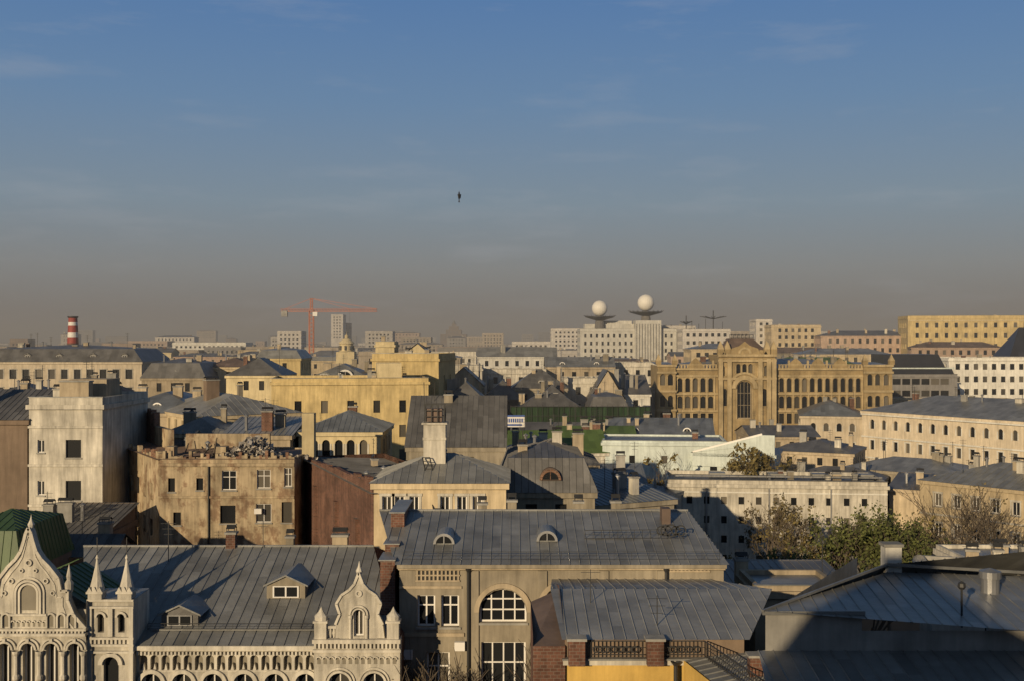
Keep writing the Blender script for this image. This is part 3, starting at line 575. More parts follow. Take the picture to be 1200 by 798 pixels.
d=126; s=bld('yellow_arched_window_house',350,d,446,d,12,y=506,wm='pale_yellow',rm='blue_roof',roof='hip',rise=2.0,ops=opx(350,d,[(c-4.5,c+4.5,515,538,'a','none') for c in(368,382,397,411,426)]),clutter=1,trim='white_plaster',dorm=False)
s=bld('brick_firewall_building',352,116,437,88,9,z=19.9,wm='brick',rm='dark_roof',roof='shed',rise=-.6,win={},ops=[(5,5.8,13,14.2,'r'),(9,9.8,10,11.2,'r'),(15,15.8,13,14.2,'r'),(20,20.8,14.5,15.7,'r')],clutter=2,cornice=None)
for k in range(24): s.box('uneven_coping','brick',(k*s.W/24,-.05,s.z),((k+1)*s.W/24,.35,s.z+.15+(.5 if k>15 else .2)*R.random()+(k-12)*.03+.3))
for k in(6,13,19): s.box('firewall_buttress','brick',(k*1.3,-.35,0),(k*1.3+.9,-.001,s.z-1.5-R.random()*2))
# yellow house with tall chimney
d=88; K=F/d
s=bld('yellow_house_with_tall_chimney',438,d,593,d,10,y=566,wm='cream_plaster',rm='zinc_roof',roof='hip',rise=1.9,ops=opx(438,d,[(a,a+11,581,604,'r','v') for a in(448,463,480,516,536,554)]),clutter=1,trim='white_plaster',dorm=False)
u=(506-438)/K; s.box('tall_chimney','white_plaster',(u-.9,3,s.z-.3),(u+.9,4.6,Z(496,92))); s.box('tall_chimney_cap','white_plaster',(u-1.05,2.85,Z(496,92)),(u+1.05,4.75,Z(494,92)))
s.box('tall_chimney_band','white_plaster',(u-.96,2.94,Z(514,92)),(u+.96,3-.001,Z(511,92)))
for a in(-.8,-.25,.25,.8):
    for b in(3.1,4.5): s.beam('flue_cage','dark_metal',(u+a,b,Z(494,92)),(u+a,b,Z(473,92)),.09)
for z in(Z(487,92),Z(480,92),Z(473,92)):
    for b in(3.1,4.5): s.beam('flue_cage','dark_metal',(u-.85,b,z),(u+.85,b,z),.08)
s.box('flue_tank','rust_roof',(u-.7,3.3,Z(493,92)),(u+.6,4.3,Z(478,92)))
s.beam('tv_mast','dark_metal',(u-.9,4.7,Z(500,92)),(u-1.0,4.7,Z(448,92)),.06)
for a in(u-.95,u-.35):
    s.beam('roof_ladder','dark_metal',(a,2.6,Z(535,91)),(a+1.25,-.6,Z(606,87)),.09)
for k in range(16): 
    t=k/15; s.beam('roof_ladder','dark_metal',(u-.95+1.25*t,2.6-3.2*t,Z(535,91)*(1-t)+Z(606,87)*t),(u-.35+1.25*t,2.6-3.2*t,Z(535,91)*(1-t)+Z(606,87)*t),.07)
d=120; s=bld('slate_roofed_house',476,d,592,d,16,y=524,wm='grey_plaster',rm='dark_roof',roof='ug',rise=5.2,win=dict(w=1,h=1.6,sp=3,rows=2,top=1),clutter=1,ov=.2,dorm=False)
d=97; s=bld('dark_mansard_house',583,d,697,d,12,y=577,wm='grey_plaster',rm='dark_roof',roof='mansard',rise=3.9,win=dict(w=1,h=1.5,sp=2.6,rows=2,top=1),clutter=1,ov=.3,dorm=False)
s.dormer((645-583)/F*d,-.1,s.z+1.1,1.9,1.1,2.5,'round',rm='rust_roof',frame='orange_brick')
d=100; bld('blue_roofed_house',697,d,790,104,12,y=592,wm='grey_plaster',rm='blue_roof',roof='shed',rise=1.6,win={},clutter=2)
bld('white_plaster_house',700,118,755,118,10,y=566,wm='bright_white',rm='blue_roof',roof='ug',rise=1.5,win={},clutter=1)
bld('tin_roofed_house',596,122,700,122,11,y=545,wm='beige_plaster',rm='dark_roof',roof='hip',rise=2.4,win={},clutter=3)
bld('tin_roofed_house',592,140,668,140,12,y=535,wm='white_plaster',rm='zinc_roof',roof='hip',rise=2,win={},clutter=2)

# ================================================== YELLOW BLOCKS (centre left)
s=bld('long_yellow_building',318,178,502,182,16,y=448,wm='yellow_plaster',rm='zinc_roof',roof='flat',rise=.6,win=dict(w=1.1,h=2.0,sp=4.2,fl=4,rows=4,top=3.0),clutter=4)
s.box('stair_tower','pale_yellow',(17,3,s.z-.2),(21,9,Z(425,185)))
bld('yellow_stepped_building',436,200,514,198,14,y=420,wm='yellow_plaster',rm='zinc_roof',roof='flat',rise=.9,win=dict(w=1,h=1.8,sp=5,fl=4,rows=2,top=3),clutter=2)
bld('yellow_stepped_building',440,216,462,216,8,y=404,wm='pale_yellow',rm='zinc_roof',roof='flat',rise=.6,win={},clutter=1)
bld('yellow_stepped_building',478,212,500,212,8,y=412,wm='pale_yellow',rm='zinc_roof',roof='vg',rise=1.6,win={},clutter=1)
s=bld('grey_gabled_house',352,205,440,205,16,y=447,wm='grey_plaster',rm='zinc_roof',roof='hip',rise=3.2,win={},clutter=3)
s.dormer(8,2,s.z+.7,3,1.5,4,'round'); s.dormer(4,2,s.z+.7,2,1,4,'gable')
bld('yellow_house',265,215,330,215,14,y=440,wm='pale_yellow',rm='dark_roof',roof='hip',rise=3.4,win=dict(w=1,h=1.8,sp=3,rows=2,top=1),clutter=2)
bld('mansard_house',166,235,240,235,16,y=443,wm='beige_plaster',rm='dark_roof',roof='mansard',rise=4.2,win=dict(w=1,h=1.8,sp=3,rows=2,top=1),clutter=4)
bld('cream_house',236,245,300,245,14,y=430,wm='cream_plaster',rm='rust_roof',roof='hip',rise=2,win=dict(w=1,h=1.8,sp=3,rows=2,top=1),clutter=3)
bld('cream_house',300,260,352,260,14,y=420,wm='yellow_plaster',rm='zinc_roof',roof='mansard',rise=2.6,win=dict(w=1,h=1.8,sp=3,rows=2,top=1),clutter=2)
bld('cream_office_building',-30,258,166,258,22,y=424,wm='light_cream',rm='dark_roof',roof='mansard',rise=4,win=dict(w=1.5,h=2.2,sp=3.0,fl=4.2,rows=3,top=1.7),clutter=8,trim='white_plaster',dorm=True)
s=B('red_white_chimney',X(85.5,340),340); zz=[0,Z(402,340),Z(396,340),Z(390,340),Z(382,340),Z(378,340),Z(371,340)]
cl=['brick','red_paint','white_paint','red_paint','white_paint','red_paint']
for i in range(6): s.lathe('shaft_band_%d'%(i+1),cl[i],0,0,[(1.75-.08*i,zz[i]),(1.75-.08*(i+1),zz[i+1])],20)
s.lathe('rim','dark_metal',0,0,[(1.4,zz[6]-.5),(1.6,zz[6]-.3),(1.6,zz[6]),(1.1,zz[6]),(1.1,zz[6]-.6)],20)

# ================================================== CENTRE ROOFS
bld('green_roofed_house',590,172,712,174,12,y=532,wm='white_plaster',rm='green_roof',roof='ug',rise=3.2,win={},clutter=2,dorm=False)
bld('green_roofed_house',655,188,745,188,10,y=515,wm='beige_plaster',rm='green_roof',roof='ug',rise=2.0,win={},clutter=3)
bld('light_blue_building',706,174,852,172,12,y=518,wm='lightblue_plaster',rm='blue_roof',roof='flat',rise=.3,win=dict(w=.9,h=1.2,sp=5,rows=1,top=2),clutter=1)
s=bld('light_blue_building',812,171,908,167,10,y=530,wm='lightblue_plaster',rm='zinc_roof',roof='vg',rise=0.9,win={},clutter=0,sides=False)
s.prism('gable_parapet','lightblue_plaster',[(0,s.z-2),(s.W,s.z-2),(s.W,s.z+3.0),(s.W*.85,s.z+3.0),(0,s.z)],-.25,.25); s.beam('parapet_coping','white_paint',(0,0,s.z+.1),(s.W*.85,0,s.z+3.1),.4)
bld('grey_gabled_house',714,192,836,190,16,y=510,wm='grey_plaster',rm='blue_roof',roof='ug',rise=2.6,win={},clutter=5)
s=bld('long_white_building',782,150,1040,147,11,y=566,wm='white_plaster',rm='dark_roof',roof='flat',rise=.5,win=dict(w=.75,h=1.0,sp=2.3,fl=2.6,rows=4,top=1.7),clutter=5)
for u in(6,14,20,26): s.box('roof_hatch','light_roof',(u,5,s.z),(u+2.2,7,s.z+.9))
s.rail((1,1,s.z+.5),(28,1,s.z+.5),.6,1.2,.05)
s.beam('roof_pipe','grey_metal',(1,3,s.z+.7),(29,3.5,s.z+.7),.25)
s.box('string_course','bright_white',(0,-.12,s.z-1.2),(s.W,-.001,s.z-1.0))
for u in(5.2,13.5,21.6): s.lathe('downpipe','grey_metal',u,-.15,[(.1,0),(.1,s.z-.2)],6)
bld('white_side_wing',748,138,800,150,9,y=590,wm='white_plaster',rm='blue_roof',roof='shed',rise=1.,win={},clutter=2)
bld('grey_gabled_house',600,198,760,196,8,y=505,wm='grey_plaster',rm='dark_roof',roof='ug',rise=1.4,win={},clutter=4,dorm=False)
s=B('green_scaffold_netting',X(598,208),208)
L=X(762,208)-X(598,208)
for i in range(26):
    s.poly('net_panel','green_net',[(L*i/26,.1*(i%2),0),(L*(i+1)/26,.1*((i+1)%2),0),(L*(i+1)/26,.1*((i+1)%2),Z(476,208)),(L*i/26,.1*(i%2),Z(476,208))],R.random())
    s.beam('scaffold_pole','dark_metal',(L*i/26,-.2,0),(L*i/26,-.2,Z(474,208)),.08)
for z in(Z(476,208),Z(487,208)): s.beam('scaffold_pole','dark_metal',(0,-.2,z),(L,-.2,z),.12)
s=B('rooftop_sign_board',X(588,160),160)
w=X(615,160)-X(588,160); s.box('board','white_paint',(0,0,Z(500,160)),(w,.2,Z(486,160))); s.box('border','blue_paint',(0,-.03,Z(488,160)),(w,-.004,Z(486,160)))
for k in range(9): s.box('lettering_strokes','blue_paint',(.35+k*.31,-.03,Z(494.5,160)),(.35+k*.31+.2,-.004,Z(490,160)))
s.box('lettering_strokes','blue_paint',(.4,-.03,Z(498.5,160)),(w-.4,-.004,Z(496.5,160)))
for u in(.3,w-.3): s.beam('post','dark_metal',(u,.3,0),(u,.3,Z(486,160)),.15)
for pl,pr,dd,y,rf,rs,wm,rm in [(520,566,235,452,'vg',4,'beige_plaster','dark_roof'),(566,612,236,468,'hip',4,'brown_plaster','dark_roof'),(600,665,240,455,'hip',4,'grey_plaster','dark_roof'),(628,668,228,470,'hip',3.2,'brown_plaster','dark_roof'),
   (660,712,250,447,'flat',.8,'white_plaster','dark_roof'),(692,732,240,468,'vg',6.4,'beige_plaster','dark_roof'),(728,762,244,462,'shed',4,'bright_white','dark_roof'),(744,778,262,458,'flat',.8,'white_plaster','dark_roof'),(566,640,280,436,'flat',.8,'white_plaster','dark_roof'),
   (640,720,290,430,'ug',2.6,'beige_plaster','zinc_roof'),(720,775,300,428,'flat',.8,'white_plaster','zinc_roof'),(505,565,270,432,'flat',.8,'white_plaster','zinc_roof'),(560,652,350,418,'ug',3.0,'bright_white','light_roof'),
   (420,500,330,415,'flat',.8,'hazed_beige','zinc_roof'),(600,690,220,484,'hip',3.6,'grey_plaster','dark_roof'),(692,735,222,478,'mansard',3,'grey_plaster','dark_roof'),(518,572,200,474,'hip',4,'beige_plaster','dark_roof')]:
    bld('city_house',pl,dd,pr,dd,12,y=y,wm=wm,rm=rm,roof=rf,rise=rs,win=dict(w=1.1,h=1.7,sp=3.2,rows=2,top=1.2),clutter=3)

# ================================================== PALACE
d=258.; K=F/d
OC='ochre_stone'; OR='ochre_trim'
s=bld('ornate_ochre_palace',790,d,1012,d,24,y=432,wm=OC,rm='zinc_roof',roof='hip',rise=2.2,ops=[],clutter=5,sides=False,cornice=None,dorm=False)
s.parts.pop(('walls',OC))
Wd=s.W; zt=s.z
U=lambda px:(px-790)/K
ops=[]
for c in list(range(797,840,9))+list(range(916,1008,9)):
    ops+= [(U(c)-.55,U(c)+.55,Z(459,d),Z(443,d),'a'),(U(c)-.6,U(c)+.6,Z(478,d),Z(464,d),'a'),(U(c)-.6,U(c)+.6,Z(496,d),Z(484,d),'r')]
s.wall(OC,(0,0),(Wd,0),0,zt,ops,depth=.5,style='none',trim=OR)
for c in list(range(797,840,9))+list(range(916,1008,9)):
    s.arch('window_hoods',OR,U(c),Z(443,d)-.5,.65,1.0,-.25,0,n=8); s.lathe('half_columns',OR,U(c+4.5),-.12,[(.22,Z(461,d)),(.22,Z(441,d))],6); s.lathe('half_columns',OR,U(c+4.5),-.12,[(.22,Z(481,d)),(.22,Z(462,d))],6)
s.wall(OC,(0,24),(0,0),0,zt); s.wall(OC,(Wd,0),(Wd,24),0,zt)
for zz in(432,440,461,481): s.box('string_course',OR,(-.1,-.45,Z(zz,d)-.25),(Wd+.1,-.07,Z(zz,d)+.2))
for i in range(60):
    u=i*Wd/60
    if not(U(840)<u<U(910)): s.box('parapet_merlon',OR,(u,-.3,zt+.2),(u+.42,.2,zt+1.1 if i%6 else zt+2.0))
for px in(815,932,958,984): s.prism('parapet_gable',OC,[(U(px)-2,zt+.2),(U(px)+2,zt+.2),(U(px)+1.2,zt+1.6),(U(px),zt+2.6),(U(px)-1.2,zt+1.6)],-.34,-.301)
s.box('parapet_rail',OR,(0,-.35,zt+.9),(U(840),.2,zt+1.1)); s.box('parapet_rail',OR,(U(910),-.35,zt+.9),(Wd,.2,zt+1.1))
cu=U(871)
ops=[(cu-1.7,cu+1.7,Z(490,d),Z(446,d),'a','grid')]+[(cu+k-.45,cu+k+.45,Z(440,d),Z(428,d),'a') for k in(-5,-3.6,3.6,5)]+[(cu+k-.6,cu+k+.6,Z(475,d),Z(455,d),'a') for k in(-4.6,4.6)]+[(cu+k-.5,cu+k+.5,Z(437,d),Z(426,d),'a') for k in(-1.4,0,1.4)]
ops=[(o[0]-U(841),o[1]-U(841))+o[2:] for o in ops]
s.wall(OC,(U(841),-1.4),(U(907),-1.4),0,Z(416,d),ops,depth=.6,style='none',trim=OR,frame='beige_plaster',fw=.25)
s.wall(OC,(U(907),-1.4),(U(907),12),0,Z(416,d)); s.wall(OC,(U(841),12),(U(841),-1.4),0,Z(416,d)); s.wall(OC,(U(907),12),(U(841),12),zt,Z(416,d))
s.arch('portal_archivolt',OR,cu,Z(446,d)-1.7,2.0,3.0,-1.9,-1.4,n=16); s.arch('portal_archivolt',OR,cu,Z(446,d)-1.7,3.3,3.8,-1.7,-1.4,n=16)
for zz in(416,422,443): s.box('string_course',OR,(U(840),-1.95,Z(zz,d)-.3),(U(908),-1.461,Z(zz,d)+.25))
for px in(843,853,889,899,905): s.box('buttress',OR,(U(px)-.5,-2.0,0),(U(px)+.5,-1.465,Z(420,d)))
ra=[(U(852),-1,Z(410,d)),(U(896),-1,Z(410,d)),(U(896),10,Z(410,d)),(U(852),10,Z(410,d))]; rb=[(U(858),3,Z(397,d)),(U(886),3,Z(397,d)),(U(886),7,Z(397,d)),(U(858),7,Z(397,d))]
for k in range(4): s.roofplane('rust_roof',[ra[k],ra[(k+1)%4],rb[(k+1)%4],rb[k]],2,3,False)
s.roofplane('rust_roof',rb,2,3,False)
s.box('attic',OC,(U(851),-1.2,Z(416,d)),(U(897),10.5,Z(410,d)))
s.prism('central_gable',OC,[(cu-4,Z(416,d)),(cu+4,Z(416,d)),(cu+3,Z(408,d)),(cu+1.2,Z(405,d)),(cu,Z(400,d)),(cu-1.2,Z(405,d)),(cu-3,Z(408,d))],-1.8,-1.25); s.arch('central_gable_arch',OR,cu,Z(414,d),1.0,1.5,-1.95,-1.8)
s.rail((U(858),3,Z(397,d)),(U(886),3,Z(397,d)),.9,.8,.15)
for px in(843,851,897,905):
    s.box('turret',OC,(U(px)-.7,-1.9,Z(416,d)),(U(px)+.7,-.6,Z(409,d))); s.lathe('turret_cap',OR,U(px),-1.25,[(1.0,Z(409,d)),(.7,Z(405,d)),(0,Z(399,d))],4,math.pi/4)
for k in(-3,3): s.prism('attic_gable',OR,[(cu+k*1.6-.6,Z(416,d)),(cu+k*1.6+.6,Z(416,d)),(cu+k*1.6,Z(411,d))],-1.9,-1.45)
for a,b in((770,791),(1011,1044)):
    s.wall(OC,(U(a),-1),(U(b),-1),0,Z(428,d),[(U(c)-.6-U(a),U(c)+.6-U(a),Z(t+13,d),Z(t,d),'a') for c in ([776,785] if a<800 else [1018,1027,1037]) for t in(438,463,482)],depth=.5,style='none',trim=OR)
    s.wall(OC,(U(b),-1),(U(b),12),0,Z(428,d)); s.wall(OC,(U(a),12),(U(a),-1),0,Z(428,d)); s.roofplane('zinc_roof',[(U(a),-1,Z(428,d)),(U(b),-1,Z(428,d)),(U(b),12,Z(425,d)),(U(a),12,Z(425,d))],2,3,False)
    for zz in(428,436,458,480): s.box('string_course',OR,(U(a)-.2,-1.4,Z(zz,d)-.25),(U(b)+.2,-1.061,Z(zz,d)+.25))
    for px in(a+1,b-1): s.box('turret',OC,(U(px)-.6,-1.5,Z(428,d)+.25),(U(px)+.6,-.3,Z(422,d))); s.lathe('turret_cap',OR,U(px),-.9,[(.9,Z(422,d)),(.5,Z(419,d)),(0,Z(414,d))],4,math.pi/4)
FOOT.append((X(765,d),X(1050,d),254,285))

# ================================================== RIGHT SIDE
s=bld('long_cream_building',1010,228,1300,184,22,z=Z(481,228),wm='light_cream',rm='zinc_roof',roof='hip',rise=3.3,win=dict(w=1.0,h=1.9,sp=2.9,fl=4.2,rows=4,top=1.6,arch=(0,)),clutter=6,trim='bright_white',dorm=False)
for k in(5.3,9.5): s.box('string_course','bright_white',(0,-.2,s.z-k),(s.W,-.062,s.z-k+.3))
s.box('parapet_rail','bright_white',(0,-.4,s.z-.75),(s.W,-.26,s.z-.46))
bld('long_cream_building',938,232,1014,229,20,y=487,wm='light_cream',rm='blue_roof',roof='hip',rise=2.8,win=dict(w=1.0,h=1.7,sp=2.6,fl=4,rows=4,top=1.4,arch=(0,)),clutter=3,trim='bright_white',dorm=False)
for i in range(5): bld('tin_roofed_house',*([(905,196,1000,190,14),(985,184,1120,172,14),(880,210,960,210,14),(925,176,1030,170,10),(1092,172,1190,160,10)][i]),z=[12.6,11.0,13.8,10.2,10.2][i],wm=['beige_plaster','grey_plaster'][i%2],rm=['dark_roof','zinc_roof','dark_roof'][i%3],roof=['hip','hip','ug'][i%3],rise=1.7,win=dict(w=.9,h=1.3,sp=2.6,rows=2,top=.9),clutter=3,dorm=False)
s=bld('beige_corner_house',1078,148,1240,134,16,z=Z(562,148),wm='cream_plaster',rm='zinc_roof',roof='hip',rise=2.4,win=dict(w=1.0,h=1.7,sp=2.6,fl=3.9,rows=3,top=1.5),clutter=5,style='v',trim='white_plaster',sill='concrete',dorm=False)
for k in(4.4,8.2): s.box('string_course','white_plaster',(0,-.18,s.z-k),(s.W,-.062,s.z-k+.25))
bld('beige_wing',1042,152,1080,150,10,y=572,wm='beige_plaster',rm='dark_roof',roof='shed',rise=1.2,win=dict(w=.9,h=1.4,sp=2.4,rows=3,top=1.2),clutter=1)
s=bld('modern_dark_glass_building',1036,300,1122,300,18,y=440,wm='hazed_grey',rm='black_roof',roof='flat',rise=.4,win=dict(w=2.2,h=1.6,sp=2.6,fl=3.2,rows=3,top=.8),clutter=0)
s.prism('raked_roof','black_roof',[(.3,s.z+.5),(s.W-.5,s.z+.5),(s.W-1.2,Z(431,300)),(.3,Z(431,300))],1,14); s.prism('raked_roof','black_roof',[(1,Z(431,300)),(s.W-2,Z(431,300)),(s.W-4,Z(415,300)),(1,Z(415,300))],3,14)
s.box('roof_fascia','lightblue_plaster',(0,.6,Z(432,300)),(s.W-.6,.99,Z(430.5,300)))
bld('white_office_building',1112,318,1250,318,18,y=421,wm='bright_white',rm='hazed_grey',roof='flat',rise=.5,win=dict(w=1.3,h=1.7,sp=2.6,fl=3.6,rows=4,top=1.2),clutter=2)
bld('dark_spired_house',1184,345,1240,345,12,y=418,wm='beige_plaster',rm='black_roof',roof='hip',rise=9.0,win={},clutter=0,dorm=False)
s=bld('long_yellow_office_building',1064,500,1260,490,22,y=373,wm='yellow_plaster',rm='dark_roof',roof='flat',rise=1.0,win=dict(w=1.4,h=2.2,sp=4.2,fl=4.6,rows=4,top=2.2),clutter=8)
s.box('string_course','pale_yellow',(0,-.3,s.z-1.4),(s.W,-.01,s.z-1.0))
bld('pink_brown_building',962,520,1072,515,20,y=394,wm='pink_plaster',rm='dark_roof',roof='hip',rise=2.5,win=dict(w=1.3,h=2.0,sp=3.4,fl=4,rows=3,top=1.4),clutter=7)
bld('beige_apartment_block',886,560,905,560,16,y=376,wm='hazed_white',rm='hazed_grey',roof='flat',rise=.6,win=dict(w=1.4,h=1.5,sp=3,fl=3,rows=6,top=1),clutter=1)
bld('beige_apartment_block',904,545,962,545,18,y=383,wm='cream_plaster',rm='hazed_grey',roof='flat',rise=.8,win=dict(w=1.4,h=1.8,sp=3.2,fl=3.4,rows=6,top=1),clutter=3)
bld('brick_red_office',1068,440,1175,432,14,y=407,wm='pink_plaster',rm='rust_roof',roof='hip',rise=2.2,win=dict(w=1.2,h=1.8,sp=3,fl=4,rows=2,top=1),clutter=5)
bld('white_plaster_house',905,330,1010,330,14,y=428,wm='white_plaster',rm='green_roof',roof='hip',rise=2.4,win={},clutter=6)
bld('pale_yellow_house',940,380,1045,380,14,y=415,wm='cream_plaster',rm='zinc_roof',roof='hip',rise=2,win=dict(w=1.2,h=1.8,sp=3,fl=4,rows=2,top=1),clutter=5)

# ================================================== RADOME BUILDING
d=560.; K=F/d
s=bld('white_radome_office_building',680,d,793,d,26,y=388,wm='bright_white',rm='concrete',roof='flat',rise=1,win=dict(w=1.1,h=1.9,sp=2.9,fl=3.6,rows=8,top=1.6),clutter=3)
U=lambda px:(px-680)/K
s.box('penthouse','bright_white',(U(686),5,s.z),(U(744),16,Z(380,d))); s.box('penthouse','bright_white',(U(700),7,Z(380,d)),(U(742),14,Z(376,d)))
s.box('tower','bright_white',(U(744),-3,0),(U(774),10,Z(376,d)))
for k in range(9): s.box('tower_fins','hazed_grey',(U(745)+k*1.4,-3.3,5),(U(745)+k*1.4+.25,-3.01,Z(380,d)))
def radome(s,px,cy,r,pyd,pr,base):
    u=U(px); v=4
    c=Vector((u,v,Z(cy,d))); rr=r/K
    prof=[(max(0,rr*math.sin(math.pi*(1-i/14))),c.z+rr*math.cos(math.pi*(1-i/14))) for i in range(15)]
    s.lathe('radome_sphere','radome_skin',u,v,prof,24)
    z=Z(pyd,d); p=pr/K
    s.lathe('radome_platform','dark_metal',u,v,[(1.6,base),(1.6,z-2.0),(p*.7,z-.9),(p,z-.2),(p,z+.2),(rr*.6,z+.4)],24)
    s.lathe('radome_mast','hazed_grey',u,v,[(2.6,base),(2.2,z-2)],12)
    for i in range(20):
        a=2*math.pi*i/20; s.beam('platform_rail','dark_metal',(u+p*math.cos(a),v+p*math.sin(a),z),(u+(p+.9)*math.cos(a),v+(p+.9)*math.sin(a),z+.8),.2)
radome(s,703.5,361.5,9.3,371.5,17,Z(385,d)); radome(s,758,355,9.8,366,19,Z(378,d))
s=bld('white_office_building',800,540,856,540,18,y=388,wm='hazed_white',rm='hazed_grey',roof='flat',rise=.8,win=dict(w=1.5,h=1.7,sp=3,fl=3.6,rows=5,top=1.2),clutter=3)
U=lambda px:(px-800)/F*540
for px,t in((806,374),(838,368)):
    s.beam('antenna_mast','dark_metal',(U(px),5,s.z),(U(px),5,Z(t-4,540)),.5)
    for k in range(8): a=k*math.pi/4; s.beam('antenna_ring','dark_metal',(U(px),5,Z(t+6,540)),(U(px)+(3 if px<820 else 6.5)*math.cos(a),5+5*math.sin(a),Z(t+3,540)),.35)
for px in(812,820,828,848): s.beam('antenna_mast','dark_metal',(U(px),3,s.z),(U(px),3,s.z+R.uniform(3,7)),.25)
bld('white_office_building',770,575,815,575,18,y=384,wm='hazed_white',rm='hazed_grey',roof='flat',rise=.8,win=dict(w=1.5,h=1.7,sp=3,fl=3.6,rows=5,top=1.2),clutter=3)
bld('ochre_building',810,400,905,400,18,y=409,wm='cream_plaster',rm='zinc_roof',roof='hip',rise=2,win=dict(w=1.5,h=1.7,sp=3,fl=3.6,rows=3,top=1.2),clutter=4)

# ================================================== CRANE
d=520.; s=B('tower_crane',X(365,d),d); zj=Z(364,d); za=Z(350,d)
def lattice(s,part,a,b,w,n,t=.22):
    a=Vector(a); b=Vector(b); ax=(b-a).normalized(); u=Vector((0,1,0)); v=ax.cross(u).normalized()
    cs=[u*w+v*w,u*-w+v*w,u*-w-v*w,u*w-v*w]
    for c in cs: s.beam(part,'crane_paint',a+c,b+c,t)
    for i in range(n):
        p=a.lerp(b,i/n); q=a.lerp(b,(i+1)/n)
        for k in range(4): s.beam(part,'crane_paint',p+cs[k],q+cs[(k+1)%4],t*.7)
lattice(s,'mast',(0,0,0),(0,0,zj),1.0,26,.32); lattice(s,'jib',(0,0,zj),(X(442,d)-X(365,d),0,zj),.55,22,.25); lattice(s,'counter_jib',(0,0,zj),(X(329,d)-X(365,d),0,zj),.55,10,.25); lattice(s,'apex',(0,0,zj),(0,0,za),.5,5,.28)
for tx in(442,410): s.beam('tie_rod','crane_paint',(0,0,za),(X(tx,d)-X(365,d),0,zj+.6),.2)
s.beam('tie_rod','crane_paint',(0,0,za),(X(334,d)-X(365,d),0,zj+.6),.2)
s.box('counterweight','concrete',(X(330,d)-X(365,d),-1,zj-3),(X(337,d)-X(365,d),1,zj-.3)); s.box('cab','white_paint',(.8,-1.4,zj-2.8),(3,.6,zj-.8)); s.beam('hoist_cable','dark_metal',(18,0,zj),(18,0,zj-9),.12)
d=420; s=B('church_bell_tower',X(406,d),d)
s.box('base','pale_yellow',(-3.4,-3.4,0),(3.4,3.4,Z(412,d))); s.lathe('drum','pale_yellow',0,0,[(3.6,Z(412,d)),(2.6,Z(411,d)),(2.6,Z(403,d)),(3.0,Z(402.5,d)),(2.7,Z(401,d)),(1.6,Z(398,d)),(.6,Z(396.5,d)),(.7,Z(394,d)),(.1,Z(392,d)),(0,Z(388,d))],16)
for k in range(8):
    a=k*math.pi/4; s.beam('drum_opening','dark_metal',(2.62*math.cos(a),2.62*math.sin(a),Z(410,d)),(2.62*math.cos(a),2.62*math.sin(a),Z(405,d)),.8)
s.beam('cross','dark_metal',(-.8,0,Z(390,d)),(.8,0,Z(390,d)),.2)
for nm,pl,pr,dd,y,wm in [('white_warehouse_building',202,288,720,403,'bright_white'),('apartment_tower',388,402,1150,370,'hazed_white'),('apartment_tower',402,409,1180,380,'hazed_pink'),('white_apartment_block',325,353,820,390,'hazed_white'),
  ('white_apartment_block',428,460,900,390,'hazed_white'),('white_apartment_block',646,682,800,387,'hazed_white'),('beige_apartment_block',150,196,900,401,'hazed_pink'),('beige_apartment_block',565,590,1100,392,'hazed_beige'),('beige_apartment_block',470,505,1000,397,'hazed_beige'),
  ('white_apartment_block',600,645,700,402,'hazed_white'),('brown_office',288,330,650,408,'hazed_beige'),('beige_apartment_block',800,880,900,390,'hazed_beige')]:
    bld(nm,pl,dd,pr,dd,20,y=y,wm=wm,rm='hazed_grey',roof='flat',rise=1,win=dict(w=1.4,h=1.4,sp=3.0,fl=3.0,rows=8,top=1.2),clutter=3)
d=1700; s=B('stepped_high_rise_tower',X(532,d),d)
for hw,y0,y1 in((15,430,392),(9,392,387),(5.5,387,383),(2.5,383,380)):
    k=hw/F*d; s.box('tier','hazed_pink',(-k,-k,Z(y0,d) if y0<430 else 0),(k,k,Z(y1,d)))
    for i in range(int(k*2/5)): s.box('tier_windows','hazed_grey',(-k+1.5+i*5,-k-.3,Z(y1,d)-8),(-k+3.5+i*5,-k-.01,Z(y1,d)-2))
s.lathe('spire','hazed_grey',0,0,[(3,Z(380,d)),(0,Z(375,d))],8)

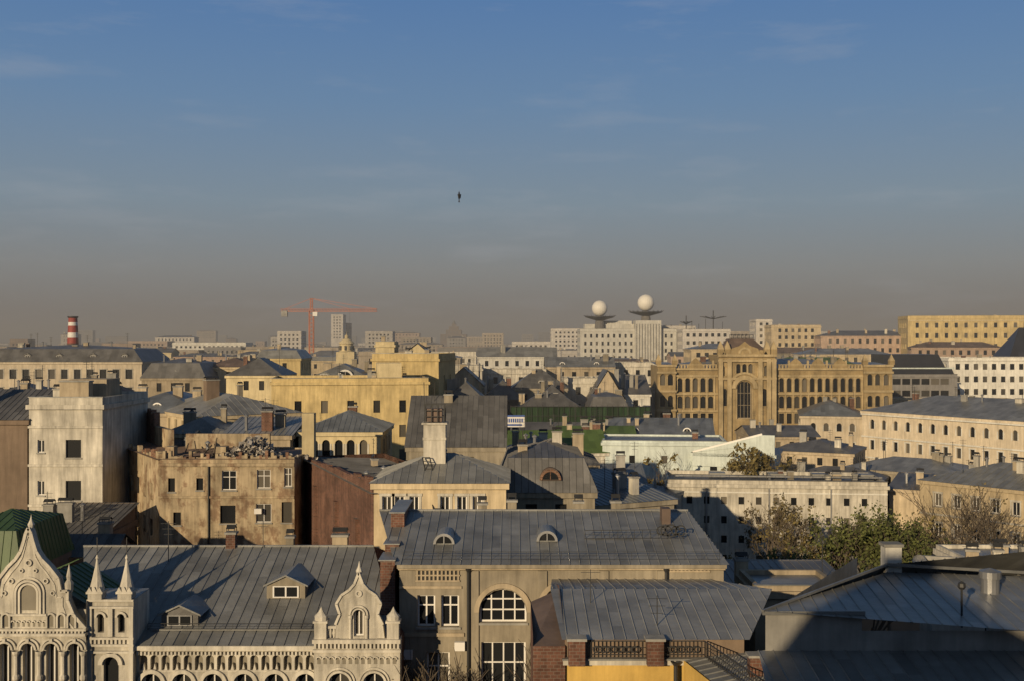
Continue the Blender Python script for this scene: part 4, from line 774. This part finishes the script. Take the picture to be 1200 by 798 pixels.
# ================================================== CITY FILL
def overlap(a):
    return any(a[0]<f[1] and a[1]>f[0] and a[2]<f[3] and a[3]>f[2] for f in FOOT)
wl=['cream_plaster','white_plaster','beige_plaster','pale_yellow','pink_plaster','grey_plaster']; fl_=['hazed_white','hazed_beige','hazed_grey','hazed_pink','hazed_beige','hazed_grey']
rl=['dark_roof','zinc_roof','blue_roof','rust_roof','dark_roof','zinc_roof','dark_roof','light_roof']
for dd,zlo,zhi,wlo,whi in [(205,10,14,18,32),(232,12,16,18,34),(285,14,19,18,36),(315,17,21,18,38),(350,18,23,18,38),(385,19,24,18,38),(430,20,26,18,40),(480,21,27,18,40),(600,22,28,18,40),(660,24,29,18,40),(760,24,31,14,45),(880,24,33,14,45),(1020,24,35,12,45),(1250,22,40,12,45),(1550,22,44,12,40),(2000,22,50,12,45),(2700,22,56,12,55),(3600,22,62,15,70)]:
    x=-.52*dd-15
    while x<.52*dd+15:
        w=R.uniform(wlo,whi); zz=zlo+(zhi-zlo)*R.random()**(2 if dd<700 else 3.2); y=dd+R.uniform(-8,8)*dd/400; D=R.uniform(11,16)
        if dd<1000:
            if overlap((x,x+w,y,y+D)): x+=6; continue
        px0=x/y*F+600; px1=(x+w)/y*F+600
        far=dd>560
        bld('city_house' if not far else 'city_apartment_block',px0,y,px1,y,D,z=zz,wm=R.choice(fl_ if far else wl),rm=R.choice(['hazed_grey','dark_roof'] if far else rl),roof=R.choice(['flat','hip','flat'] if far else ['hip','flat','ug','mansard','hip','flat']),
            rise=R.uniform(.8,2.5) if far else R.uniform(1.2,2.6),win=dict(w=R.uniform(.9,1.5),h=R.uniform(1.4,1.9),sp=R.uniform(2.5,3.8),fl=R.uniform(3.1,4),rows=(3 if dd<1300 else 4),top=1.2),clutter=(3 if far else 4) if dd<1300 else 2,sides=False)
        x+=w+R.choice([0.3,2,6,10])*(1 if dd<600 else 4)

# ================================================== TREES
def tree(name,x,y,h,r,leaf,n,seed,lsz=.22,zb=0):
    rr=random.Random(seed); s=B(name,x,y,0,zb); tips=[]
    def br(p,d,l,w,lev):
        q=p+d*l; s.beam('trunk' if lev==0 else 'limbs','bark',p,q,w,5,w*.6)
        tips.append((q,lev)); tips.append((p.lerp(q,.6),lev))
        if lev>=5: return
        for k in range((3 if lev<4 else 2) if lev else 5):
            a=rr.uniform(0,6.28); sp=rr.uniform(.35,.8) 
            nd=(d+Vector((math.cos(a)*sp,math.sin(a)*sp,rr.uniform(-.05,.35)))).normalized()
            br(p.lerp(q,rr.uniform(.6,1)),nd,l*rr.uniform(.58,.8),max(.03,w*.55),lev+1)
    br(Vector((0,0,0)),Vector((rr.uniform(-.1,.1),rr.uniform(-.1,.1),1)).normalized(),h*.31,h*.024,0)
    tp=[t for t,l in tips if l>=2]
    if n:
        cl=[rr.choice(tp) for _ in range(max(10,n//22))]
        for i in range(n):
            c=rr.choice(cl); p=c+Vector((rr.gauss(0,r*.13),rr.gauss(0,r*.13),rr.gauss(0,r*.13)))
            a=Vector((rr.gauss(0,1),rr.gauss(0,1),rr.gauss(0,1))).normalized(); b=a.orthogonal().normalized(); q=lsz*rr.uniform(.6,1.3)
            s.poly('foliage',leaf,[p+a*q,p+b*q*.6,p-a*q,p-b*q*.6],min(1,max(0,.5+(p.z-h*.65)/h+rr.gauss(0,.2))))  # leaf tone lightens with height, plus a random spread
    zm=max(t.z for t,l in tips); f=h/zm
    for key,(v,_,_) in s.parts.items():
        for i,c in enumerate(v): v[i]=(c[0]*(1+f)/2,c[1]*(1+f)/2,c[2]*f)
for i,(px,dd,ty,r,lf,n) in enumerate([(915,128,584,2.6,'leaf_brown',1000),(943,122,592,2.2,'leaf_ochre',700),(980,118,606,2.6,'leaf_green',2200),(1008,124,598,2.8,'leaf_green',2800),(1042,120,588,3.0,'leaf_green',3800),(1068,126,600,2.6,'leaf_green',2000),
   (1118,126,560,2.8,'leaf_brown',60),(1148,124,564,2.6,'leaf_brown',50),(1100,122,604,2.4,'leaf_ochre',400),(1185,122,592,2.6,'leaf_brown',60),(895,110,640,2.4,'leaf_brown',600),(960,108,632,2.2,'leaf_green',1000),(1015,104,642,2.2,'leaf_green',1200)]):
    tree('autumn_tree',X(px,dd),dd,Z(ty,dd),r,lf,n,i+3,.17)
for i,(px,dd,ty,r,lf,n) in enumerate([(868,164,524,2.2,'leaf_ochre',900),(885,163.5,520,2.4,'leaf_ochre',1300),(900,163.5,524,2.2,'leaf_ochre',900),(768,164,524,1.8,'leaf_ochre',350),(716,162,540,1.5,'leaf_brown',300)]):
    tree('autumn_tree',X(px,dd),dd,Z(ty,dd),r,lf,n,i+30,.24)
for i,(px,dd,ty,n) in enumerate([(508,62,758,150),(484,61.5,766,120),(640,61,722,200),(628,62,734,150)]):
    tree('leafless_courtyard_tree',X(px,dd),dd,Z(ty,dd),2.,'leaf_brown',n,i+60,.07)

# ================================================== GROUND / ROADS
def sheet(name,mt,x0,x1,y0,y1,z,t=None):
    me=bpy.data.meshes.new(name)
    if t:
        v=[(x0,y0,z),(x1,y0,z),(x1,y1,z),(x0,y1,z),(x0,y0,z-t),(x1,y0,z-t),(x1,y1,z-t),(x0,y1,z-t)]; f=[(0,1,2,3),(0,4,5,1),(1,5,6,2),(2,6,7,3),(3,7,4,0)]
    else: v=[(x0,y0,z),(x1,y0,z),(x1,y1,z),(x0,y1,z)]; f=[(0,1,2,3)]
    me.from_pydata(v,[],f); me.materials.append(M[mt]); o=bpy.data.objects.new(name,me); bpy.context.collection.objects.link(o); return o
sheet('ground','ground_dirt',-14000,14000,-3000,20000,0)
sheet('road','asphalt',13.5,75,100,108,.004); sheet('pavement','pavement_stone',13.5,75,108,110,.13,.126); sheet('pavement','pavement_stone',13.5,75,98,100,.13,.126)
for k in range(12): sheet('road_marking','road_marking',15+k*5,17+k*5,103.9,104.1,.008)

# building the photograph was taken from
s=B('tower_building',-26,-20)
s.box('lower_block','brick',(-30,-6,0),(70,17,29.4)); s.box('cornice','concrete',(-30.4,-6.4,29.4),(70.4,17.5,29.8))
s.box('tower_shaft','brick',(9.5,7,29.8),(24,13,31.4))
zt=39.4
a=[(8.8,6,31.4),(26,6,31.4),(26,14,31.4),(8.8,14,31.4)]; b=[(11.5,9,zt-1.2),(13.8,9,zt-1.2),(13.8,10.5,zt-1.2),(11.5,10.5,zt-1.2)]
for k in range(4): s.poly('tower_roof','green_roof',[a[k],a[(k+1)%4],b[(k+1)%4],b[k]])
s.box('tower_lantern','dark_metal',(11.6,9.1,zt-1.3),(13.7,10.4,zt))
s=B('bird',X(538,70),70,0,Z(230,70))
s.lathe('body','bird_feathers',0,0,[(0,-.26),(.04,-.2),(.07,-.08),(.065,.08),(.04,.18),(.045,.22),(0,.28)],8)
for sg in(-1,1): s.poly('wing','bird_feathers',[(sg*.05,0,.1),(sg*.12,.25,.14),(sg*.07,.5,-.1),(sg*.05,.2,-.14)])
s.poly('tail','bird_feathers',[(-.02,0,-.22),(.02,0,-.22),(.05,.03,-.4),(-.05,.03,-.4)]); s.poly('beak','bird_feathers',[(-.015,0,.26),(.015,0,.26),(0,0,.34)])

for s in ALL: s.done()

# ================================================== HAZE (thin smog layer lying over the city)
hz=bpy.data.materials.new('haze'); hz.use_nodes=True; nt=hz.node_tree; nt.nodes.clear()
o=nt.nodes.new('ShaderNodeOutputMaterial'); vs=nt.nodes.new('ShaderNodeVolumeScatter'); va=nt.nodes.new('ShaderNodeVolumeAbsorption'); ad=nt.nodes.new('ShaderNodeAddShader')
vs.inputs['Color'].default_value=(1,1,1,1); vs.inputs['Density'].default_value=.00036; vs.inputs['Anisotropy'].default_value=0.
va.inputs['Color'].default_value=(0,0,0,1); va.inputs['Density'].default_value=.00030
nt.links.new(vs.outputs[0],ad.inputs[0]); nt.links.new(va.outputs[0],ad.inputs[1]); nt.links.new(ad.outputs[0],o.inputs['Volume'])
me=bpy.data.meshes.new('haze'); x0,x1,y0,y1,z0,z1=-6000,6000,140,9000,-1,70
v=[(x0,y0,z0),(x1,y0,z0),(x1,y1,z0),(x0,y1,z0),(x0,y0,z1),(x1,y0,z1),(x1,y1,z1),(x0,y1,z1)]
me.from_pydata(v,[],[(3,2,1,0),(4,5,6,7),(0,1,5,4),(1,2,6,5),(2,3,7,6),(3,0,4,7)]); me.materials.append(hz)
ho=bpy.data.objects.new('haze',me); bpy.context.collection.objects.link(ho)

# ================================================== LIGHT / WORLD / CAMERA
w=bpy.data.worlds.new('World'); sc.world=w; w.use_nodes=True; nt=w.node_tree; N=nt.nodes; L=nt.links
bg=N['Background']; bg.inputs[1].default_value=1.0
sky=N.new('ShaderNodeTexSky'); sky.sky_type='NISHITA'; sky.sun_disc=False; sky.sun_elevation=math.radians(SUN_EL); sky.sun_rotation=math.radians(180+SUN_AZ); sky.air_density=1.2; sky.dust_density=1.5; sky.ozone_density=2.0; sky.altitude=100
sc1=N.new('ShaderNodeVectorMath'); sc1.operation='SCALE'; sc1.inputs['Scale'].default_value=.05; L.new(sky.outputs[0],sc1.inputs[0])
tc=N.new('ShaderNodeTexCoord'); sx=N.new('ShaderNodeSeparateXYZ'); L.new(tc.outputs['Generated'],sx.inputs[0])
cr=N.new('ShaderNodeValToRGB'); cr.color_ramp.interpolation='LINEAR'
mr=N.new('ShaderNodeMapRange'); mr.inputs[1].default_value=0; mr.inputs[2].default_value=.32; L.new(sx.outputs[2],mr.inputs[0]); L.new(mr.outputs[0],cr.inputs[0])
e=cr.color_ramp.elements; e[0].position=0; e[0].color=(.20,.18,.17,1); e[1].position=1; e[1].color=(.085,.19,.405,1)
for p,c in((.08,(.205,.192,.188)),(.2,(.23,.24,.25)),(.38,(.205,.27,.335)),(.65,(.14,.24,.39))):
    q=cr.color_ramp.elements.new(p); q.color=(*c,1)
mx=N.new('ShaderNodeMix'); mx.data_type='RGBA'; fr=N.new('ShaderNodeMapRange'); fr.inputs[1].default_value=.3; fr.inputs[2].default_value=.7; fr.inputs[3].default_value=.9; fr.inputs[4].default_value=0; L.new(sx.outputs[2],fr.inputs[0])
L.new(fr.outputs[0],mx.inputs[0]); L.new(sc1.outputs[0],mx.inputs[6]); L.new(cr.outputs[0],mx.inputs[7])
mp=N.new('ShaderNodeMapping'); mp.inputs['Scale'].default_value=(3,3,16); L.new(tc.outputs['Generated'],mp.inputs[0]); no=N.new('ShaderNodeTexNoise'); no.inputs['Scale'].default_value=2.2; no.inputs['Detail'].default_value=8; no.inputs['Roughness'].default_value=.6; L.new(mp.outputs[0],no.inputs['Vector'])
cf=N.new('ShaderNodeMapRange'); cf.inputs[1].default_value=.55; cf.inputs[2].default_value=.85; cf.inputs[3].default_value=0; cf.inputs[4].default_value=.3; L.new(no.outputs[0],cf.inputs[0])
m2=N.new('ShaderNodeMix'); m2.data_type='RGBA'; m2.inputs[7].default_value=(.38,.39,.42,1); L.new(cf.outputs[0],m2.inputs[0]); L.new(mx.outputs[2],m2.inputs[6]); L.new(m2.outputs[2],bg.inputs[0])
sl=bpy.data.lights.new('sun','SUN'); sl.energy=4.6; sl.angle=math.radians(.5); sl.color=(1,.78,.49); so=bpy.data.objects.new('sun',sl); bpy.context.collection.objects.link(so)
el=math.radians(SUN_EL); az=math.radians(SUN_AZ); dv=Vector((math.sin(az)*math.cos(el),math.cos(az)*math.cos(el),-math.sin(el))); so.rotation_euler=dv.to_track_quat('-Z','Y').to_euler()
cam=bpy.data.cameras.new('camera'); co=bpy.data.objects.new('camera',cam); bpy.context.collection.objects.link(co); co.location=(0,0,H); co.rotation_euler=(math.radians(90),0,0); cam.lens=36*F/1200; cam.sensor_width=36; cam.clip_end=30000; cam.clip_start=.3
sc.camera=co
print('objects',len(bpy.data.objects))
